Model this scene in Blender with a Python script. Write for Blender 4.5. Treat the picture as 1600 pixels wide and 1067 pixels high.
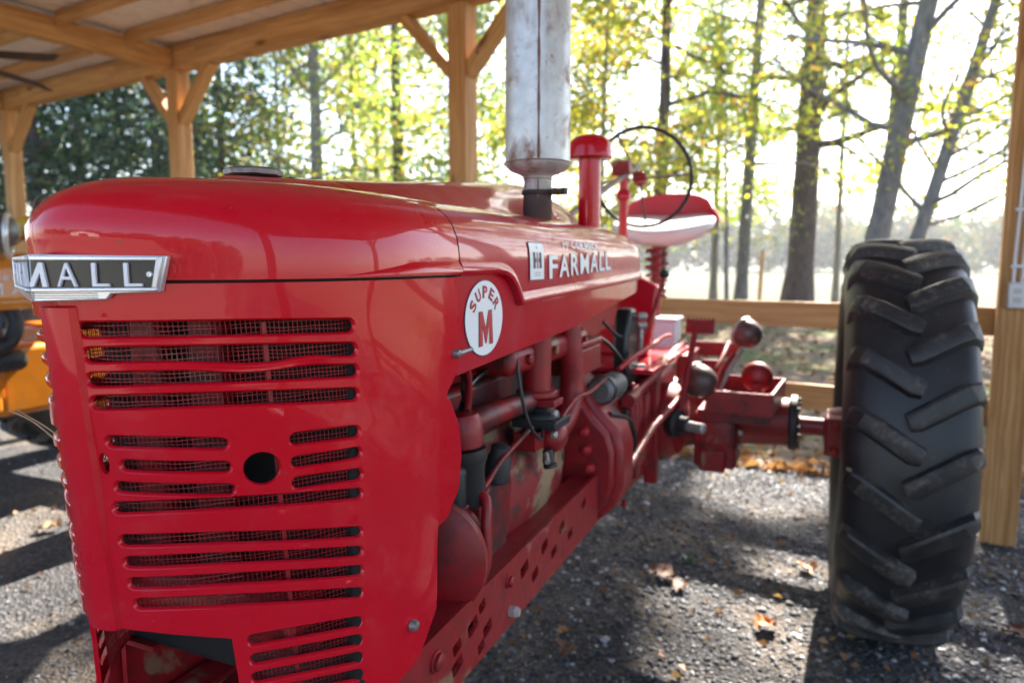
import bpy, bmesh, math, random
import numpy as np
from mathutils import Vector, Matrix, Euler
from mathutils.geometry import delaunay_2d_cdt

rad = math.radians
scene = bpy.context.scene
for o in list(bpy.data.objects):
    bpy.data.objects.remove(o)
COL = scene.collection

# ------------------------------------------------------------------ camera
cam_d = bpy.data.cameras.new('camera')
cam = bpy.data.objects.new('camera', cam_d)
COL.objects.link(cam)
cam.location = (0, 0, 1.45)
cam.rotation_euler = (rad(90 - 6.509), 0, rad(23.356))
cam_d.sensor_width = 36.0
cam_d.lens = 24.75
cam_d.clip_start = 0.05
cam_d.clip_end = 2000
cam_d.dof.use_dof = True
cam_d.dof.focus_distance = 0.93
cam_d.dof.aperture_fstop = 3.9
scene.camera = cam

# ------------------------------------------------------------------ light
SUN_EL, SUN_AZ = 41.0, 4.0
world = bpy.data.worlds.new('World')
scene.world = world
world.use_nodes = True
wn = world.node_tree
bg = wn.nodes['Background']
sky = wn.nodes.new('ShaderNodeTexSky')
sky.sky_type = 'NISHITA'
sky.sun_disc = False
sky.sun_elevation = rad(SUN_EL)
sky.sun_rotation = rad(SUN_AZ)
sky.air_density = 1.0
sky.dust_density = 1.2
sky.ozone_density = 1.0
wn.links.new(sky.outputs[0], bg.inputs[0])
bg.inputs[1].default_value = 0.075
sun_d = bpy.data.lights.new('sun', 'SUN')
sun_d.energy = 5.0
sun_d.angle = rad(0.53)
sun_d.color = (1.0, 0.93, 0.82)
sun = bpy.data.objects.new('sun', sun_d)
COL.objects.link(sun)
sv = Vector((math.sin(rad(SUN_AZ)) * math.cos(rad(SUN_EL)), math.cos(rad(SUN_AZ)) * math.cos(rad(SUN_EL)), math.sin(rad(SUN_EL))))
sun.rotation_euler = sv.to_track_quat('Z', 'Y').to_euler()
sun.location = sv * 60
vs = scene.view_settings
vs.view_transform = 'Standard'
vs.look = 'None'
vs.exposure = 2.85
vs.gamma = 1.0
vs.use_curve_mapping = False

# ------------------------------------------------------------------ materials
class NT:
    def __init__(s, name):
        s.m = bpy.data.materials.new(name)
        s.m.use_nodes = True
        s.t = s.m.node_tree
        s.b = s.t.nodes['Principled BSDF']
        s.out = s.t.nodes['Material Output']
        s._tc = None
    def n(s, typ, **kw):
        x = s.t.nodes.new('ShaderNode' + typ)
        for k, v in kw.items():
            setattr(x, k, v)
        return x
    def l(s, a, b):
        s.t.links.new(a, b)
    def coord(s, kind='Object', scale=(1, 1, 1), rnd=False):
        if s._tc is None:
            s._tc = s.n('TexCoord')
        mp = s.n('Mapping')
        mp.inputs['Scale'].default_value = scale
        s.l(s._tc.outputs[kind], mp.inputs['Vector'])
        if rnd:
            oi = s.n('ObjectInfo'); mu = s.n('Math', operation='MULTIPLY')
            mu.inputs[1].default_value = 37.0
            s.l(oi.outputs['Random'], mu.inputs[0])
            cb = s.n('CombineXYZ')
            s.l(mu.outputs[0], cb.inputs[0]); s.l(mu.outputs[0], cb.inputs[1]); s.l(mu.outputs[0], cb.inputs[2])
            s.l(cb.outputs[0], mp.inputs['Location'])
        return mp.outputs[0]
    def noise(s, vec, scale, detail=4, rough=.55, dist=0):
        x = s.n('TexNoise')
        x.inputs['Scale'].default_value = scale
        x.inputs['Detail'].default_value = detail
        x.inputs['Roughness'].default_value = rough
        x.inputs['Distortion'].default_value = dist
        s.l(vec, x.inputs['Vector'])
        return x.outputs['Fac']
    def ramp(s, fac, stops, interp='LINEAR'):
        r = s.n('ValToRGB')
        r.color_ramp.interpolation = interp
        e = r.color_ramp.elements
        while len(e) < len(stops):
            e.new(.5)
        for i, (p, c) in enumerate(stops):
            e[i].position = p
            e[i].color = (*c, 1) if len(c) == 3 else c
        s.l(fac, r.inputs[0])
        return r.outputs[0]
    def g(s, fac, a, b):
        m = s.n('MapRange')
        m.inputs['From Min'].default_value = a
        m.inputs['From Max'].default_value = b
        s.l(fac, m.inputs['Value'])
        return m.outputs[0]
    def mix(s, fac, a, b, mode='MIX'):
        x = s.n('Mix', data_type='RGBA', blend_type=mode)
        if isinstance(fac, (int, float)):
            x.inputs[0].default_value = fac
        else:
            s.l(fac, x.inputs[0])
        for i, v in ((6, a), (7, b)):
            if isinstance(v, tuple):
                x.inputs[i].default_value = (*v, 1)
            else:
                s.l(v, x.inputs[i])
        return x.outputs[2]
    def math(s, op, a, b):
        x = s.n('Math', operation=op)
        for i, v in ((0, a), (1, b)):
            if isinstance(v, (int, float)):
                x.inputs[i].default_value = v
            else:
                s.l(v, x.inputs[i])
        return x.outputs[0]
    def bump(s, h, strength=.3, dist=.01):
        b = s.n('Bump')
        b.inputs['Strength'].default_value = strength
        b.inputs['Distance'].default_value = dist
        s.l(h, b.inputs['Height'])
        s.l(b.outputs[0], s.b.inputs['Normal'])
    def set(s, **kw):
        names = dict(color='Base Color', rough='Roughness', metal='Metallic', coat='Coat Weight', coatr='Coat Roughness', spec='Specular IOR Level', trans='Transmission Weight', alpha='Alpha')
        for k, v in kw.items():
            i = s.b.inputs[names[k]]
            if isinstance(v, tuple):
                i.default_value = (*v, 1)
            elif isinstance(v, (int, float)):
                i.default_value = v
            else:
                s.l(v, i)
        return s

MT = {}
def simple(name, c, rough=.5, metal=0., vary=.15, scale=8, bump=0., bscale=80, coat=0., grime=None, gth=(.55, .7), gscale=5, kind='Object', rnd=True):
    t = NT(name)
    v = t.coord(kind, rnd=rnd)
    n1 = t.noise(v, scale, 5)
    dk = tuple(max(0, x * (1 - vary)) for x in c)
    lt = tuple(min(1, x * (1 + vary)) for x in c)
    col = t.ramp(n1, [(.3, dk), (.7, lt)])
    rr = rough
    if grime:
        n2 = t.noise(v, gscale, 6, .65, .3)
        f = t.g(n2, *gth)
        col = t.mix(f, col, grime)
        rr = t.math('ADD', t.math('MULTIPLY', f, .35), rough)
    t.set(color=col, rough=rr, metal=metal, coat=coat, coatr=.12)
    if bump:
        t.bump(t.noise(v, bscale, 4), bump, .004)
    MT[name] = t.m
    return t.m

# glossy old tractor enamel
def paint(name, c, fade, rough=.27, dust=.25):
    t = NT(name)
    v = t.coord('Object')
    big = t.noise(v, 3.2, 5, .6, .4)
    fine = t.noise(v, 60, 3)
    col = t.mix(t.g(big, .42, .75), c, fade)
    dn = t.noise(v, 14, 7, .7, .2)
    col = t.mix(t.math('MULTIPLY', t.g(dn, .58, .78), dust), col, (.30, .22, .18))
    sp = t.n('TexVoronoi'); sp.inputs['Scale'].default_value = 95
    t.l(v, sp.inputs['Vector'])
    chip = t.math('MULTIPLY', t.math('LESS_THAN', t.math('ADD', sp.outputs['Distance'], t.math('MULTIPLY', fine, .3)), .25), t.math('GREATER_THAN', t.noise(v, 9, 3), .58))
    col = t.mix(chip, col, (.16, .07, .06))
    r = t.math('ADD', t.math('MULTIPLY', t.g(dn, .35, .8), .22), rough - .06)
    t.set(color=col, rough=r, coat=.68, coatr=.03, spec=.12)
    t.bump(t.math('ADD', t.math('MULTIPLY', fine, .12), t.math('MULTIPLY', t.noise(v, 7, 3, .5, .3), 2.0)), .16, .005)
    MT[name] = t.m
paint('red_paint', (.57, .003, .014), (.52, .008, .022), .30, .12)
paint('red_tank', (.50, .005, .020), (.48, .028, .046), .32, .18)
paint('orange_paint', (.62, .20, .012), (.50, .17, .02), .40, .5)

def castred(name, amount):
    t = NT(name)
    v = t.coord('Object')
    a = t.noise(v, 7, 6, .65, .3)
    b = t.noise(v, 4.3, 5, .6, .6)
    c = t.noise(v, 35, 4)
    col = t.mix(t.g(c, .35, .7), (.30, .005, .010), (.19, .008, .010))
    col = t.mix(t.g(a, .57 - amount, .70 - amount * .8), col, (.016, .013, .013))
    col = t.mix(t.math('MULTIPLY', t.g(b, .63, .68), .8), col, (.24, .15, .09))
    t.set(color=col, rough=t.math('ADD', t.math('MULTIPLY', t.g(a, .3, .7), .3), .36), coat=.1, coatr=.3)
    t.bump(t.noise(v, 55, 4), .25, .003)
    MT[name] = t.m
castred('cast_red', .06)
castred('cast_greasy', .17)
castred('cast_clean', -.04)
simple('grease_black', (.02, .02, .022), .55, vary=.4, grime=(.09, .03, .03), gth=(.6, .75), bump=.3, bscale=40)
simple('black_paint', (.015, .015, .016), .35, vary=.3)
simple('badge_black', (.014, .013, .013), .30, vary=.3)
simple('bright_metal', (.66, .67, .70), .30, .55, vary=.10, grime=(.40, .40, .42), gth=(.6, .8), gscale=30)
simple('letter_white', (.78, .76, .80), .35, vary=.04)
simple('decal_white', (.84, .86, .90), .40, vary=.04)
simple('decal_dark', (.03, .035, .06), .5)
simple('decal_red', (.45, .02, .03), .45, vary=.08)
simple('old_steel', (.20, .19, .19), .45, .6, vary=.25, grime=(.12, .06, .035), gth=(.5, .7), gscale=18)
simple('starter_grey', (.16, .165, .17), .5, .4, vary=.25, grime=(.07, .05, .035), gth=(.45, .65), gscale=14)
simple('lamp_brown', (.115, .075, .068), .42, .25, vary=.2, grime=(.30, .25, .20), gth=(.6, .75), gscale=9)
simple('zinc', (.45, .45, .44), .45, .5, vary=.15, grime=(.28, .22, .16), gth=(.5, .7), gscale=25)
simple('plastic_grey', (.52, .53, .54), .45, vary=.05)
simple('plastic_white', (.72, .74, .78), .45, vary=.05)
simple('seat_white', (.80, .78, .78), .50, vary=.04, bump=.15, bscale=25)
simple('seat_red', (.50, .02, .035), .50, vary=.12, bump=.15, bscale=25)
simple('rust_seam', (.20, .10, .065), .75, .1, vary=.4, scale=60, bump=.3)
simple('rust_pipe', (.055, .036, .032), .75, .2, vary=.35, grime=(.14, .06, .03), gth=(.5, .7), gscale=30, bump=.4)
simple('dark_brown', (.045, .028, .022), .45, vary=.2)
simple('letter_grey', (.75, .75, .78), .5, vary=.05)
simple('shade_black', (.004, .0035, .0035), .8, vary=.3)
simple('yellow_paint', (.62, .36, .01), .45, vary=.15, grime=(.2, .12, .05))

def m_muffler():
    t = NT('muffler_silver')
    v = t.coord('Object')
    a = t.noise(v, 9, 7, .68, .5)
    vs_ = t.coord('Object', (30, 30, 4))
    st = t.noise(vs_, 1.2, 4)
    sil = t.ramp(t.noise(v, 25, 4), [(.3, (.46, .445, .43)), (.7, (.62, .605, .59))])
    mask = t.math('MULTIPLY', t.g(a, .50, .64), t.g(st, .36, .60))
    col = t.mix(mask, sil, (.20, .085, .045))
    col = t.mix(t.math('MULTIPLY', t.g(t.noise(v, 40, 4), .62, .72), .5), col, (.13, .06, .04))
    t.set(color=col, rough=t.math('ADD', t.math('MULTIPLY', mask, .4), .33), metal=t.math('SUBTRACT', .35, t.math('MULTIPLY', mask, .33)))
    t.bump(t.math('ADD', mask, t.noise(v, 18, 3)), .12, .004)
    MT['muffler_silver'] = t.m
m_muffler()

def m_rubber():
    t = NT('tyre_rubber')
    v = t.coord('Object')
    a = t.noise(v, 6, 7, .65, .2)
    b = t.noise(v, 45, 5, .7)
    col = t.ramp(a, [(.3, (.010, .010, .012)), (.6, (.021, .021, .024)), (.8, (.048, .043, .039))])
    col = t.mix(t.math('MULTIPLY', t.g(b, .62, .72), t.g(a, .45, .6)), col, (.13, .11, .095))
    t.set(color=col, rough=t.math('ADD', t.math('MULTIPLY', a, .3), .34), spec=.5)
    t.bump(b, .2, .003)
    MT['tyre_rubber'] = t.m
    t = NT('lug_rubber')
    v = t.coord('Object', rnd=True)
    a = t.noise(v, 9, 7, .65, .2)
    b = t.noise(v, 60, 5, .7)
    col = t.ramp(a, [(.3, (.013, .013, .015)), (.55, (.028, .027, .028)), (.8, (.075, .066, .058))])
    col = t.mix(t.math('MULTIPLY', t.g(b, .50, .66), t.g(a, .44, .62)), col, (.16, .135, .115))
    t.set(color=col, rough=t.math('ADD', t.math('MULTIPLY', a, .3), .36), spec=.5)
    t.bump(b, .3, .003)
    MT['lug_rubber'] = t.m
m_rubber()

def m_wood(name, base, dark, deep):
    t = NT(name)
    v = t.coord('Object', (.9, 14, 14), rnd=True)
    v2 = t.coord('Object', (.35, 5, 5), rnd=True)
    v3 = t.coord('Object', (1.6, 5, 5), rnd=True)
    g1 = t.noise(v, 3.0, 5, .6, .8)
    g2 = t.noise(v2, 2.0, 4, .5, 1.5)
    w = t.n('TexWave', wave_type='BANDS', bands_direction='Y')
    w.inputs['Scale'].default_value = 1.9; w.inputs['Distortion'].default_value = 9
    w.inputs['Detail'].default_value = 3; w.inputs['Detail Scale'].default_value = 1.2
    t.l(v2, w.inputs['Vector'])
    col = t.ramp(g1, [(.25, dark), (.6, base)])
    col = t.mix(t.math('MULTIPLY', t.g(w.outputs['Fac'], .35, 1.0), .75), col, dark)
    col = t.mix(t.math('MULTIPLY', t.g(g2, .5, .75), .45), col, deep)
    kn = t.n('TexVoronoi'); kn.inputs['Scale'].default_value = 1.0
    t.l(v3, kn.inputs['Vector'])
    col = t.mix(t.math('MULTIPLY', t.g(kn.outputs['Distance'], .16, .05), .85), col, (.10, .03, .01))
    t.set(color=col, rough=.62, spec=.3)
    t.bump(g1, .25, .003)
    MT[name] = t.m
m_wood('pine_timber', (.62, .37, .155), (.40, .195, .065), (.30, .125, .036))
m_wood('pine_rail', (.66, .41, .17), (.46, .24, .08), (.40, .18, .05))

def m_roof():
    t = NT('roof_metal')
    v = t.coord('Object', rnd=True)
    n = t.noise(v, 2, 5)
    col = t.ramp(n, [(.3, (.80, .76, .75)), (.7, (.88, .85, .84))])
    col = t.mix(t.g(t.noise(v, 9, 6), .58, .75), col, (.58, .52, .49))
    t.set(color=col, rough=.5, metal=.05)
    MT['roof_metal'] = t.m
m_roof()

def island(name, stops, rough=.7, trans=None, tcol=1.0, bump=0):
    t = NT(name)
    ge = t.n('NewGeometry')
    col = t.ramp(ge.outputs['Random Per Island'], stops)
    t.set(color=col, rough=rough, spec=.3)
    if trans:
        tr = t.n('BsdfTranslucent'); mx = t.n('MixShader')
        mx.inputs[0].default_value = trans
        t.l(t.mix(1.0, col, (tcol, tcol * .97, tcol * .6), 'MULTIPLY'), tr.inputs[0])
        t.l(t.b.outputs[0], mx.inputs[1]); t.l(tr.outputs[0], mx.inputs[2])
        t.l(mx.outputs[0], t.out.inputs['Surface'])
    if bump:
        t.bump(t.noise(t.coord('Object'), 120, 3), bump, .002)
    MT[name] = t.m
island('gravel_stone', [(0, (.022, .023, .028)), (.4, (.050, .051, .058)), (.65, (.085, .086, .094)), (.80, (.17, .17, .175)), (.88, (.11, .078, .056)), (.95, (.30, .30, .31)), (1, (.46, .46, .46))], .65, bump=.4)
island('fallen_leaf', [(0, (.10, .045, .022)), (.4, (.20, .10, .05)), (.7, (.30, .17, .085)), (.9, (.38, .24, .13)), (1, (.38, .13, .04))], .6, .25)
island('leaf_autumn', [(0, (.15, .22, .04)), (.40, (.27, .32, .05)), (.68, (.42, .40, .06)), (.86, (.52, .40, .06)), (.95, (.48, .22, .05)), (1, (.22, .29, .08))], .45, .62, 1.45)
island('leaf_green', [(0, (.11, .19, .05)), (.4, (.18, .27, .06)), (.7, (.28, .33, .07)), (.9, (.42, .38, .06)), (1, (.46, .30, .06))], .45, .6, 1.4)
island('leaf_evergreen', [(0, (.022, .062, .042)), (.5, (.042, .095, .058)), (.8, (.08, .14, .07)), (1, (.20, .24, .07))], .33, .35, 1.2)
island('leaf_far', [(0, (.035, .08, .015)), (.4, (.07, .115, .02)), (.7, (.16, .13, .022)), (.9, (.19, .09, .03)), (1, (.035, .075, .02))], .8, .3, 1.1)
island('grass_blade', [(0, (.09, .15, .03)), (.5, (.17, .20, .05)), (1, (.32, .27, .11))], .6, .35)

def m_bark(name, a, b, c):
    t = NT(name)
    v = t.coord('Object', (9, 9, 2.0))
    n = t.noise(v, 1.6, 7, .7, .6)
    col = t.ramp(n, [(.3, a), (.5, b), (.72, c)])
    t.set(color=col, rough=.9, spec=.2)
    t.bump(n, .8, .03)
    MT[name] = t.m
m_bark('bark_pine', (.035, .027, .027), (.085, .065, .063), (.15, .115, .11))
m_bark('bark_grey', (.09, .088, .085), (.17, .165, .16), (.26, .25, .24))

def m_ground():
    t = NT('leaf_litter_ground')
    v = t.coord('Object')
    a = t.noise(v, .6, 6, .6); b = t.noise(v, 6, 8, .7); c = t.noise(v, 30, 5, .7)
    col = t.ramp(b, [(.3, (.075, .052, .035)), (.5, (.16, .115, .075)), (.7, (.27, .20, .14))])
    col = t.mix(t.g(a, .50, .62), col, t.ramp(c, [(.35, (.05, .075, .022)), (.65, (.13, .155, .05))]))
    col = t.mix(t.g(c, .58, .75), col, (.33, .25, .17))
    t.set(color=col, rough=.95, spec=.15)
    t.bump(t.math('ADD', b, c), .6, .03)
    MT['leaf_litter_ground'] = t.m
    t = NT('gravel_ground')
    v = t.coord('Object')
    a = t.noise(v, 1.1, 6, .6, .4); b = t.noise(v, 26, 6, .75); c = t.n('TexVoronoi')
    c.inputs['Scale'].default_value = 75
    t.l(v, c.inputs['Vector'])
    col = t.ramp(b, [(.3, (.022, .021, .023)), (.5, (.048, .046, .048)), (.72, (.10, .095, .095))])
    brown = t.ramp(b, [(.3, (.070, .055, .042)), (.5, (.17, .133, .10)), (.72, (.31, .25, .19))])
    col = t.mix(t.g(a, .48, .66), col, brown)
    col = t.mix(t.math('MULTIPLY', t.g(c.outputs['Color'], .6, .9), .6), col, (.17, .17, .18))
    t.set(color=col, rough=.9, spec=.2)
    t.bump(t.math('ADD', t.math('MULTIPLY', b, .7), c.outputs['Distance']), .8, .02)
    MT['gravel_ground'] = t.m
    t = NT('dry_field')
    v = t.coord('Object')
    a = t.noise(v, .08, 5, .6); b = t.noise(v, 1.2, 6, .7)
    col = t.ramp(b, [(.3, (.062, .064, .036)), (.7, (.092, .09, .058))])
    col = t.mix(t.g(a, .45, .65), col, (.055, .07, .03))
    t.set(color=col, rough=.95, spec=.1)
    MT['dry_field'] = t.m
m_ground()

# ------------------------------------------------------------------ mesh helpers
def wloc(p):
    v = Vector((0, 0, 0))
    while p is not None:
        v = v + p.location
        p = p.parent
    return v

def link(name, me, mat, parent=None, smooth=None, bevel=0, seg=2, loc=None, solid=0):
    o = bpy.data.objects.new(name, me)
    COL.objects.link(o)
    if parent is not None:
        o.parent = parent
    if loc is not None:
        o.location = Vector(loc) - wloc(parent)
    if mat is not None and not me.materials:
        me.materials.append(MT[mat] if isinstance(mat, str) else mat)
    if smooth is not None:
        me.shade_smooth()
        me.set_sharp_from_angle(angle=rad(smooth))
    if solid:
        md = o.modifiers.new('s', 'SOLIDIFY'); md.thickness = solid; md.offset = -1
    if bevel:
        md = o.modifiers.new('b', 'BEVEL'); md.width = bevel; md.segments = seg
        md.limit_method = 'ANGLE'; md.angle_limit = rad(35)
        me.shade_smooth(); me.set_sharp_from_angle(angle=rad(50))
        md.harden_normals = False
    return o

class MB:
    """collects world-space geometry, builds one mesh object"""
    def __init__(s):
        s.v = []; s.f = []
    def add(s, vs, fs):
        k = len(s.v)
        s.v += [tuple(p) for p in vs]
        s.f += [tuple(i + k for i in f) for f in fs]
        return s
    def box(s, c, d, rot=None):
        x, y, z = d[0] / 2, d[1] / 2, d[2] / 2
        vs = [Vector(p) for p in ((-x, -y, -z), (x, -y, -z), (x, y, -z), (-x, y, -z), (-x, -y, z), (x, -y, z), (x, y, z), (-x, y, z))]
        if rot is not None:
            R = Euler(rot).to_matrix() if not isinstance(rot, Matrix) else rot
            vs = [R @ p for p in vs]
        c = Vector(c)
        return s.add([p + c for p in vs], [(0, 3, 2, 1), (4, 5, 6, 7), (0, 1, 5, 4), (1, 2, 6, 5), (2, 3, 7, 6), (3, 0, 4, 7)])
    def bx(s, x0, x1, y0, y1, z0, z1):
        return s.box(((x0 + x1) / 2, (y0 + y1) / 2, (z0 + z1) / 2), (x1 - x0, y1 - y0, z1 - z0))
    def rings(s, rings, closed=True, cap=True):
        n = len(rings[0]); vs = [p for r in rings for p in r]; fs = []
        m = n if closed else n - 1
        for i in range(len(rings) - 1):
            for j in range(m):
                a = i * n + j; b = i * n + (j + 1) % n
                fs.append((a, b, b + n, a + n))
        if cap:
            fs.append(tuple(range(n - 1, -1, -1)))
            fs.append(tuple((len(rings) - 1) * n + j for j in range(n)))
        return s.add(vs, fs)
    def lathe(s, prof, origin, axis=(0, 0, 1), n=24, cap=True):
        ax = Vector(axis).normalized()
        q = ax.to_track_quat('Z', 'X').to_matrix()
        o = Vector(origin)
        R = []
        for r, h in prof:
            R.append([o + q @ Vector((max(r, 1e-4) * math.cos(2 * math.pi * j / n), max(r, 1e-4) * math.sin(2 * math.pi * j / n), h)) for j in range(n)])
        return s.rings(R, True, cap)
    def cyl(s, p0, p1, r0, r1=None, n=16):
        p0, p1 = Vector(p0), Vector(p1)
        return s.lathe([(r0, 0), (r0 if r1 is None else r1, (p1 - p0).length)], p0, p1 - p0, n)
    def tube(s, pts, r, n=10, closed=False, sub=6):
        P = [Vector(p) for p in pts]
        if sub > 1 and len(P) > 2 and not closed:
            Q = []
            for i in range(len(P) - 1):
                a = P[max(i - 1, 0)]; b = P[i]; c = P[i + 1]; d = P[min(i + 2, len(P) - 1)]
                for k in range(sub):
                    t = k / sub
                    Q.append(.5 * ((2 * b) + (c - a) * t + (2 * a - 5 * b + 4 * c - d) * t * t + (3 * b - a - 3 * c + d) * t ** 3))
            Q.append(P[-1]); P = Q
        rr = r if callable(r) else (lambda t: r)
        up = Vector((0, 0, 1)); R = []; m = len(P)
        T0 = (P[1] - P[0]).normalized()
        N = T0.orthogonal().normalized()
        for i in range(m):
            if closed:
                T = (P[(i + 1) % m] - P[i - 1]).normalized()
            else:
                T = (P[min(i + 1, m - 1)] - P[max(i - 1, 0)]).normalized()
            N = (N - T * N.dot(T)).normalized()
            B = T.cross(N)
            q = rr(i / max(1, m - 1))
            R.append([P[i] + (N * math.cos(2 * math.pi * j / n) + B * math.sin(2 * math.pi * j / n)) * q for j in range(n)])
        if closed:
            # match seam by nearest rotation
            R.append(R[0])
            return s.rings(R, True, False)
        return s.rings(R, True, True)
    def prism(s, poly, fn0, fn1):
        """poly: 2D points; fn0/fn1 map (a,b) to 3D on the two faces"""
        n = len(poly)
        vs = [fn0(*p) for p in poly] + [fn1(*p) for p in poly]
        fs = [tuple(range(n - 1, -1, -1)), tuple(range(n, 2 * n))]
        for i in range(n):
            j = (i + 1) % n
            fs.append((i, j, j + n, i + n))
        return s.add(vs, fs)
    def sphere(s, c, r, n=16, m=10, sc=(1, 1, 1)):
        R = []
        for i in range(1, m):
            a = math.pi * i / m
            R.append([Vector(c) + Vector((r * sc[0] * math.sin(a) * math.cos(2 * math.pi * j / n), r * sc[1] * math.sin(a) * math.sin(2 * math.pi * j / n), -r * sc[2] * math.cos(a))) for j in range(n)])
        return s.rings(R, True, True)
    def build(s, name, mat, parent=None, smooth=40, bevel=0, seg=2, solid=0, fixn=True):
        off = wloc(parent)
        me = bpy.data.meshes.new(name)
        me.from_pydata([(p[0] - off.x, p[1] - off.y, p[2] - off.z) for p in s.v], [], s.f)
        if fixn:
            bm = bmesh.new(); bm.from_mesh(me)
            bmesh.ops.recalc_face_normals(bm, faces=bm.faces)
            bm.to_mesh(me); bm.free()
        me.update()
        return link(name, me, mat, parent, smooth, bevel, seg, None, solid)

def split_build(mb, name, mat, parent, **kw):
    par = list(range(len(mb.v)))
    def fd(i):
        while par[i] != i:
            par[i] = par[par[i]]; i = par[i]
        return i
    for f in mb.f:
        a = fd(f[0])
        for i in f[1:]:
            par[fd(i)] = a
    groups = {}
    for f in mb.f:
        groups.setdefault(fd(f[0]), []).append(f)
    out = []
    for fs in groups.values():
        ids = sorted({i for f in fs for i in f}); mp = {v: k for k, v in enumerate(ids)}
        m2 = MB(); m2.add([mb.v[i] for i in ids], [tuple(mp[i] for i in f) for f in fs])
        out.append(m2.build(name, mat, parent, **kw))
    return out

def empty(name, loc, parent=None):
    o = bpy.data.objects.new(name, None)
    COL.objects.link(o)
    o.empty_display_size = .1
    o.location = loc
    if parent is not None:
        o.parent = parent; o.location = Vector(loc) - wloc(parent)
    return o

def tag(o, label=None, cat=None, group=None, kind=None):
    if label: o['label'] = label
    if cat: o['category'] = cat
    if group: o['group'] = group
    if kind: o['kind'] = kind
    return o

def quads_mesh(name, V, mat, parent=None, per=4):
    """V: (N*per,3) array of independent polygons"""
    V = np.asarray(V, np.float32)
    off = wloc(parent); V = V - np.array(off, np.float32)
    n = len(V) // per
    me = bpy.data.meshes.new(name)
    me.vertices.add(len(V)); me.vertices.foreach_set('co', V.ravel())
    me.loops.add(len(V)); me.loops.foreach_set('vertex_index', np.arange(len(V), dtype=np.int32))
    me.polygons.add(n)
    me.polygons.foreach_set('loop_start', np.arange(0, len(V), per, dtype=np.int32))
    me.polygons.foreach_set('loop_total', np.full(n, per, dtype=np.int32))
    me.update(calc_edges=True); me.validate()
    return link(name, me, mat, parent)

_txt = {}
def text_mesh(s, size=1.0, offset=0.0, sx=1.0):
    """flat text as (verts, faces), left/baseline at origin, unit cap height"""
    cu = bpy.data.curves.new('t', 'FONT')
    cu.body = s; cu.offset = offset; cu.resolution_u = 3
    ob = bpy.data.objects.new('t', cu)
    me = ob.to_mesh()
    vs = [tuple(v.co) for v in me.vertices]; fs = [tuple(p.vertices) for p in me.polygons]
    ob.to_mesh_clear()
    bpy.data.objects.remove(ob); bpy.data.curves.remove(cu)
    return vs, fs

def fit_text(s, w, h, offset=0.0):
    vs, fs = text_mesh(s, offset=offset)
    xs = [v[0] for v in vs]; ys = [v[1] for v in vs]
    x0, x1, y0, y1 = min(xs), max(xs), min(ys), max(ys)
    return [((v[0] - x0) / (x1 - x0) * w, (v[1] - y0) / (y1 - y0) * h) for v in vs], fs

def solid_text(mb, s, w, h, fn, d0, d1):
    """extruded text: fn(a,b,d)->3D"""
    v, f = fit_text(s, w, h)
    n = len(v)
    from collections import Counter
    ed = Counter()
    for q in f:
        for i in range(len(q)):
            a, b = q[i], q[(i + 1) % len(q)]
            ed[(a, b)] += 1
    fs = [tuple(i + n for i in q) for q in f]
    for (a, b) in ed:
        if (b, a) not in ed:
            fs.append((a, b, b + n, a + n))
    mb.add([fn(a, b, d0) for a, b in v] + [fn(a, b, d1) for a, b in v], fs)

def capsule(path, r, n=7):
    """outline polygon (ccw) around a 2D polyline"""
    P = [Vector(p) for p in path]
    L, Rr = [], []
    for i, p in enumerate(P):
        t = (P[min(i + 1, len(P) - 1)] - P[max(i - 1, 0)]).normalized()
        nn = Vector((-t.y, t.x))
        L.append(p + nn * r); Rr.append(p - nn * r)
    t = (P[-1] - P[-2]).normalized(); a0 = math.atan2(t.y, t.x)
    end = [P[-1] + Vector((math.cos(a0 - math.pi / 2 + math.pi * k / n), math.sin(a0 - math.pi / 2 + math.pi * k / n))) * r for k in range(1, n)]
    t = (P[0] - P[1]).normalized(); a1 = math.atan2(t.y, t.x)
    st = [P[0] + Vector((math.cos(a1 - math.pi / 2 + math.pi * k / n), math.sin(a1 - math.pi / 2 + math.pi * k / n))) * r for k in range(1, n)]
    return [tuple(p) for p in (Rr + end + L[::-1] + st)]

def ellipse(cx, cy, rx, ry, n=28):
    return [(cx + rx * math.cos(2 * math.pi * k / n), cy + ry * math.sin(2 * math.pi * k / n)) for k in range(n)]

def inside(poly, x, y):
    c = False; j = len(poly) - 1
    for i in range(len(poly)):
        xi, yi = poly[i]; xj, yj = poly[j]
        if (yi > y) != (yj > y) and x < (xj - xi) * (y - yi) / (yj - yi) + xi:
            c = not c
        j = i
    return c

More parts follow.
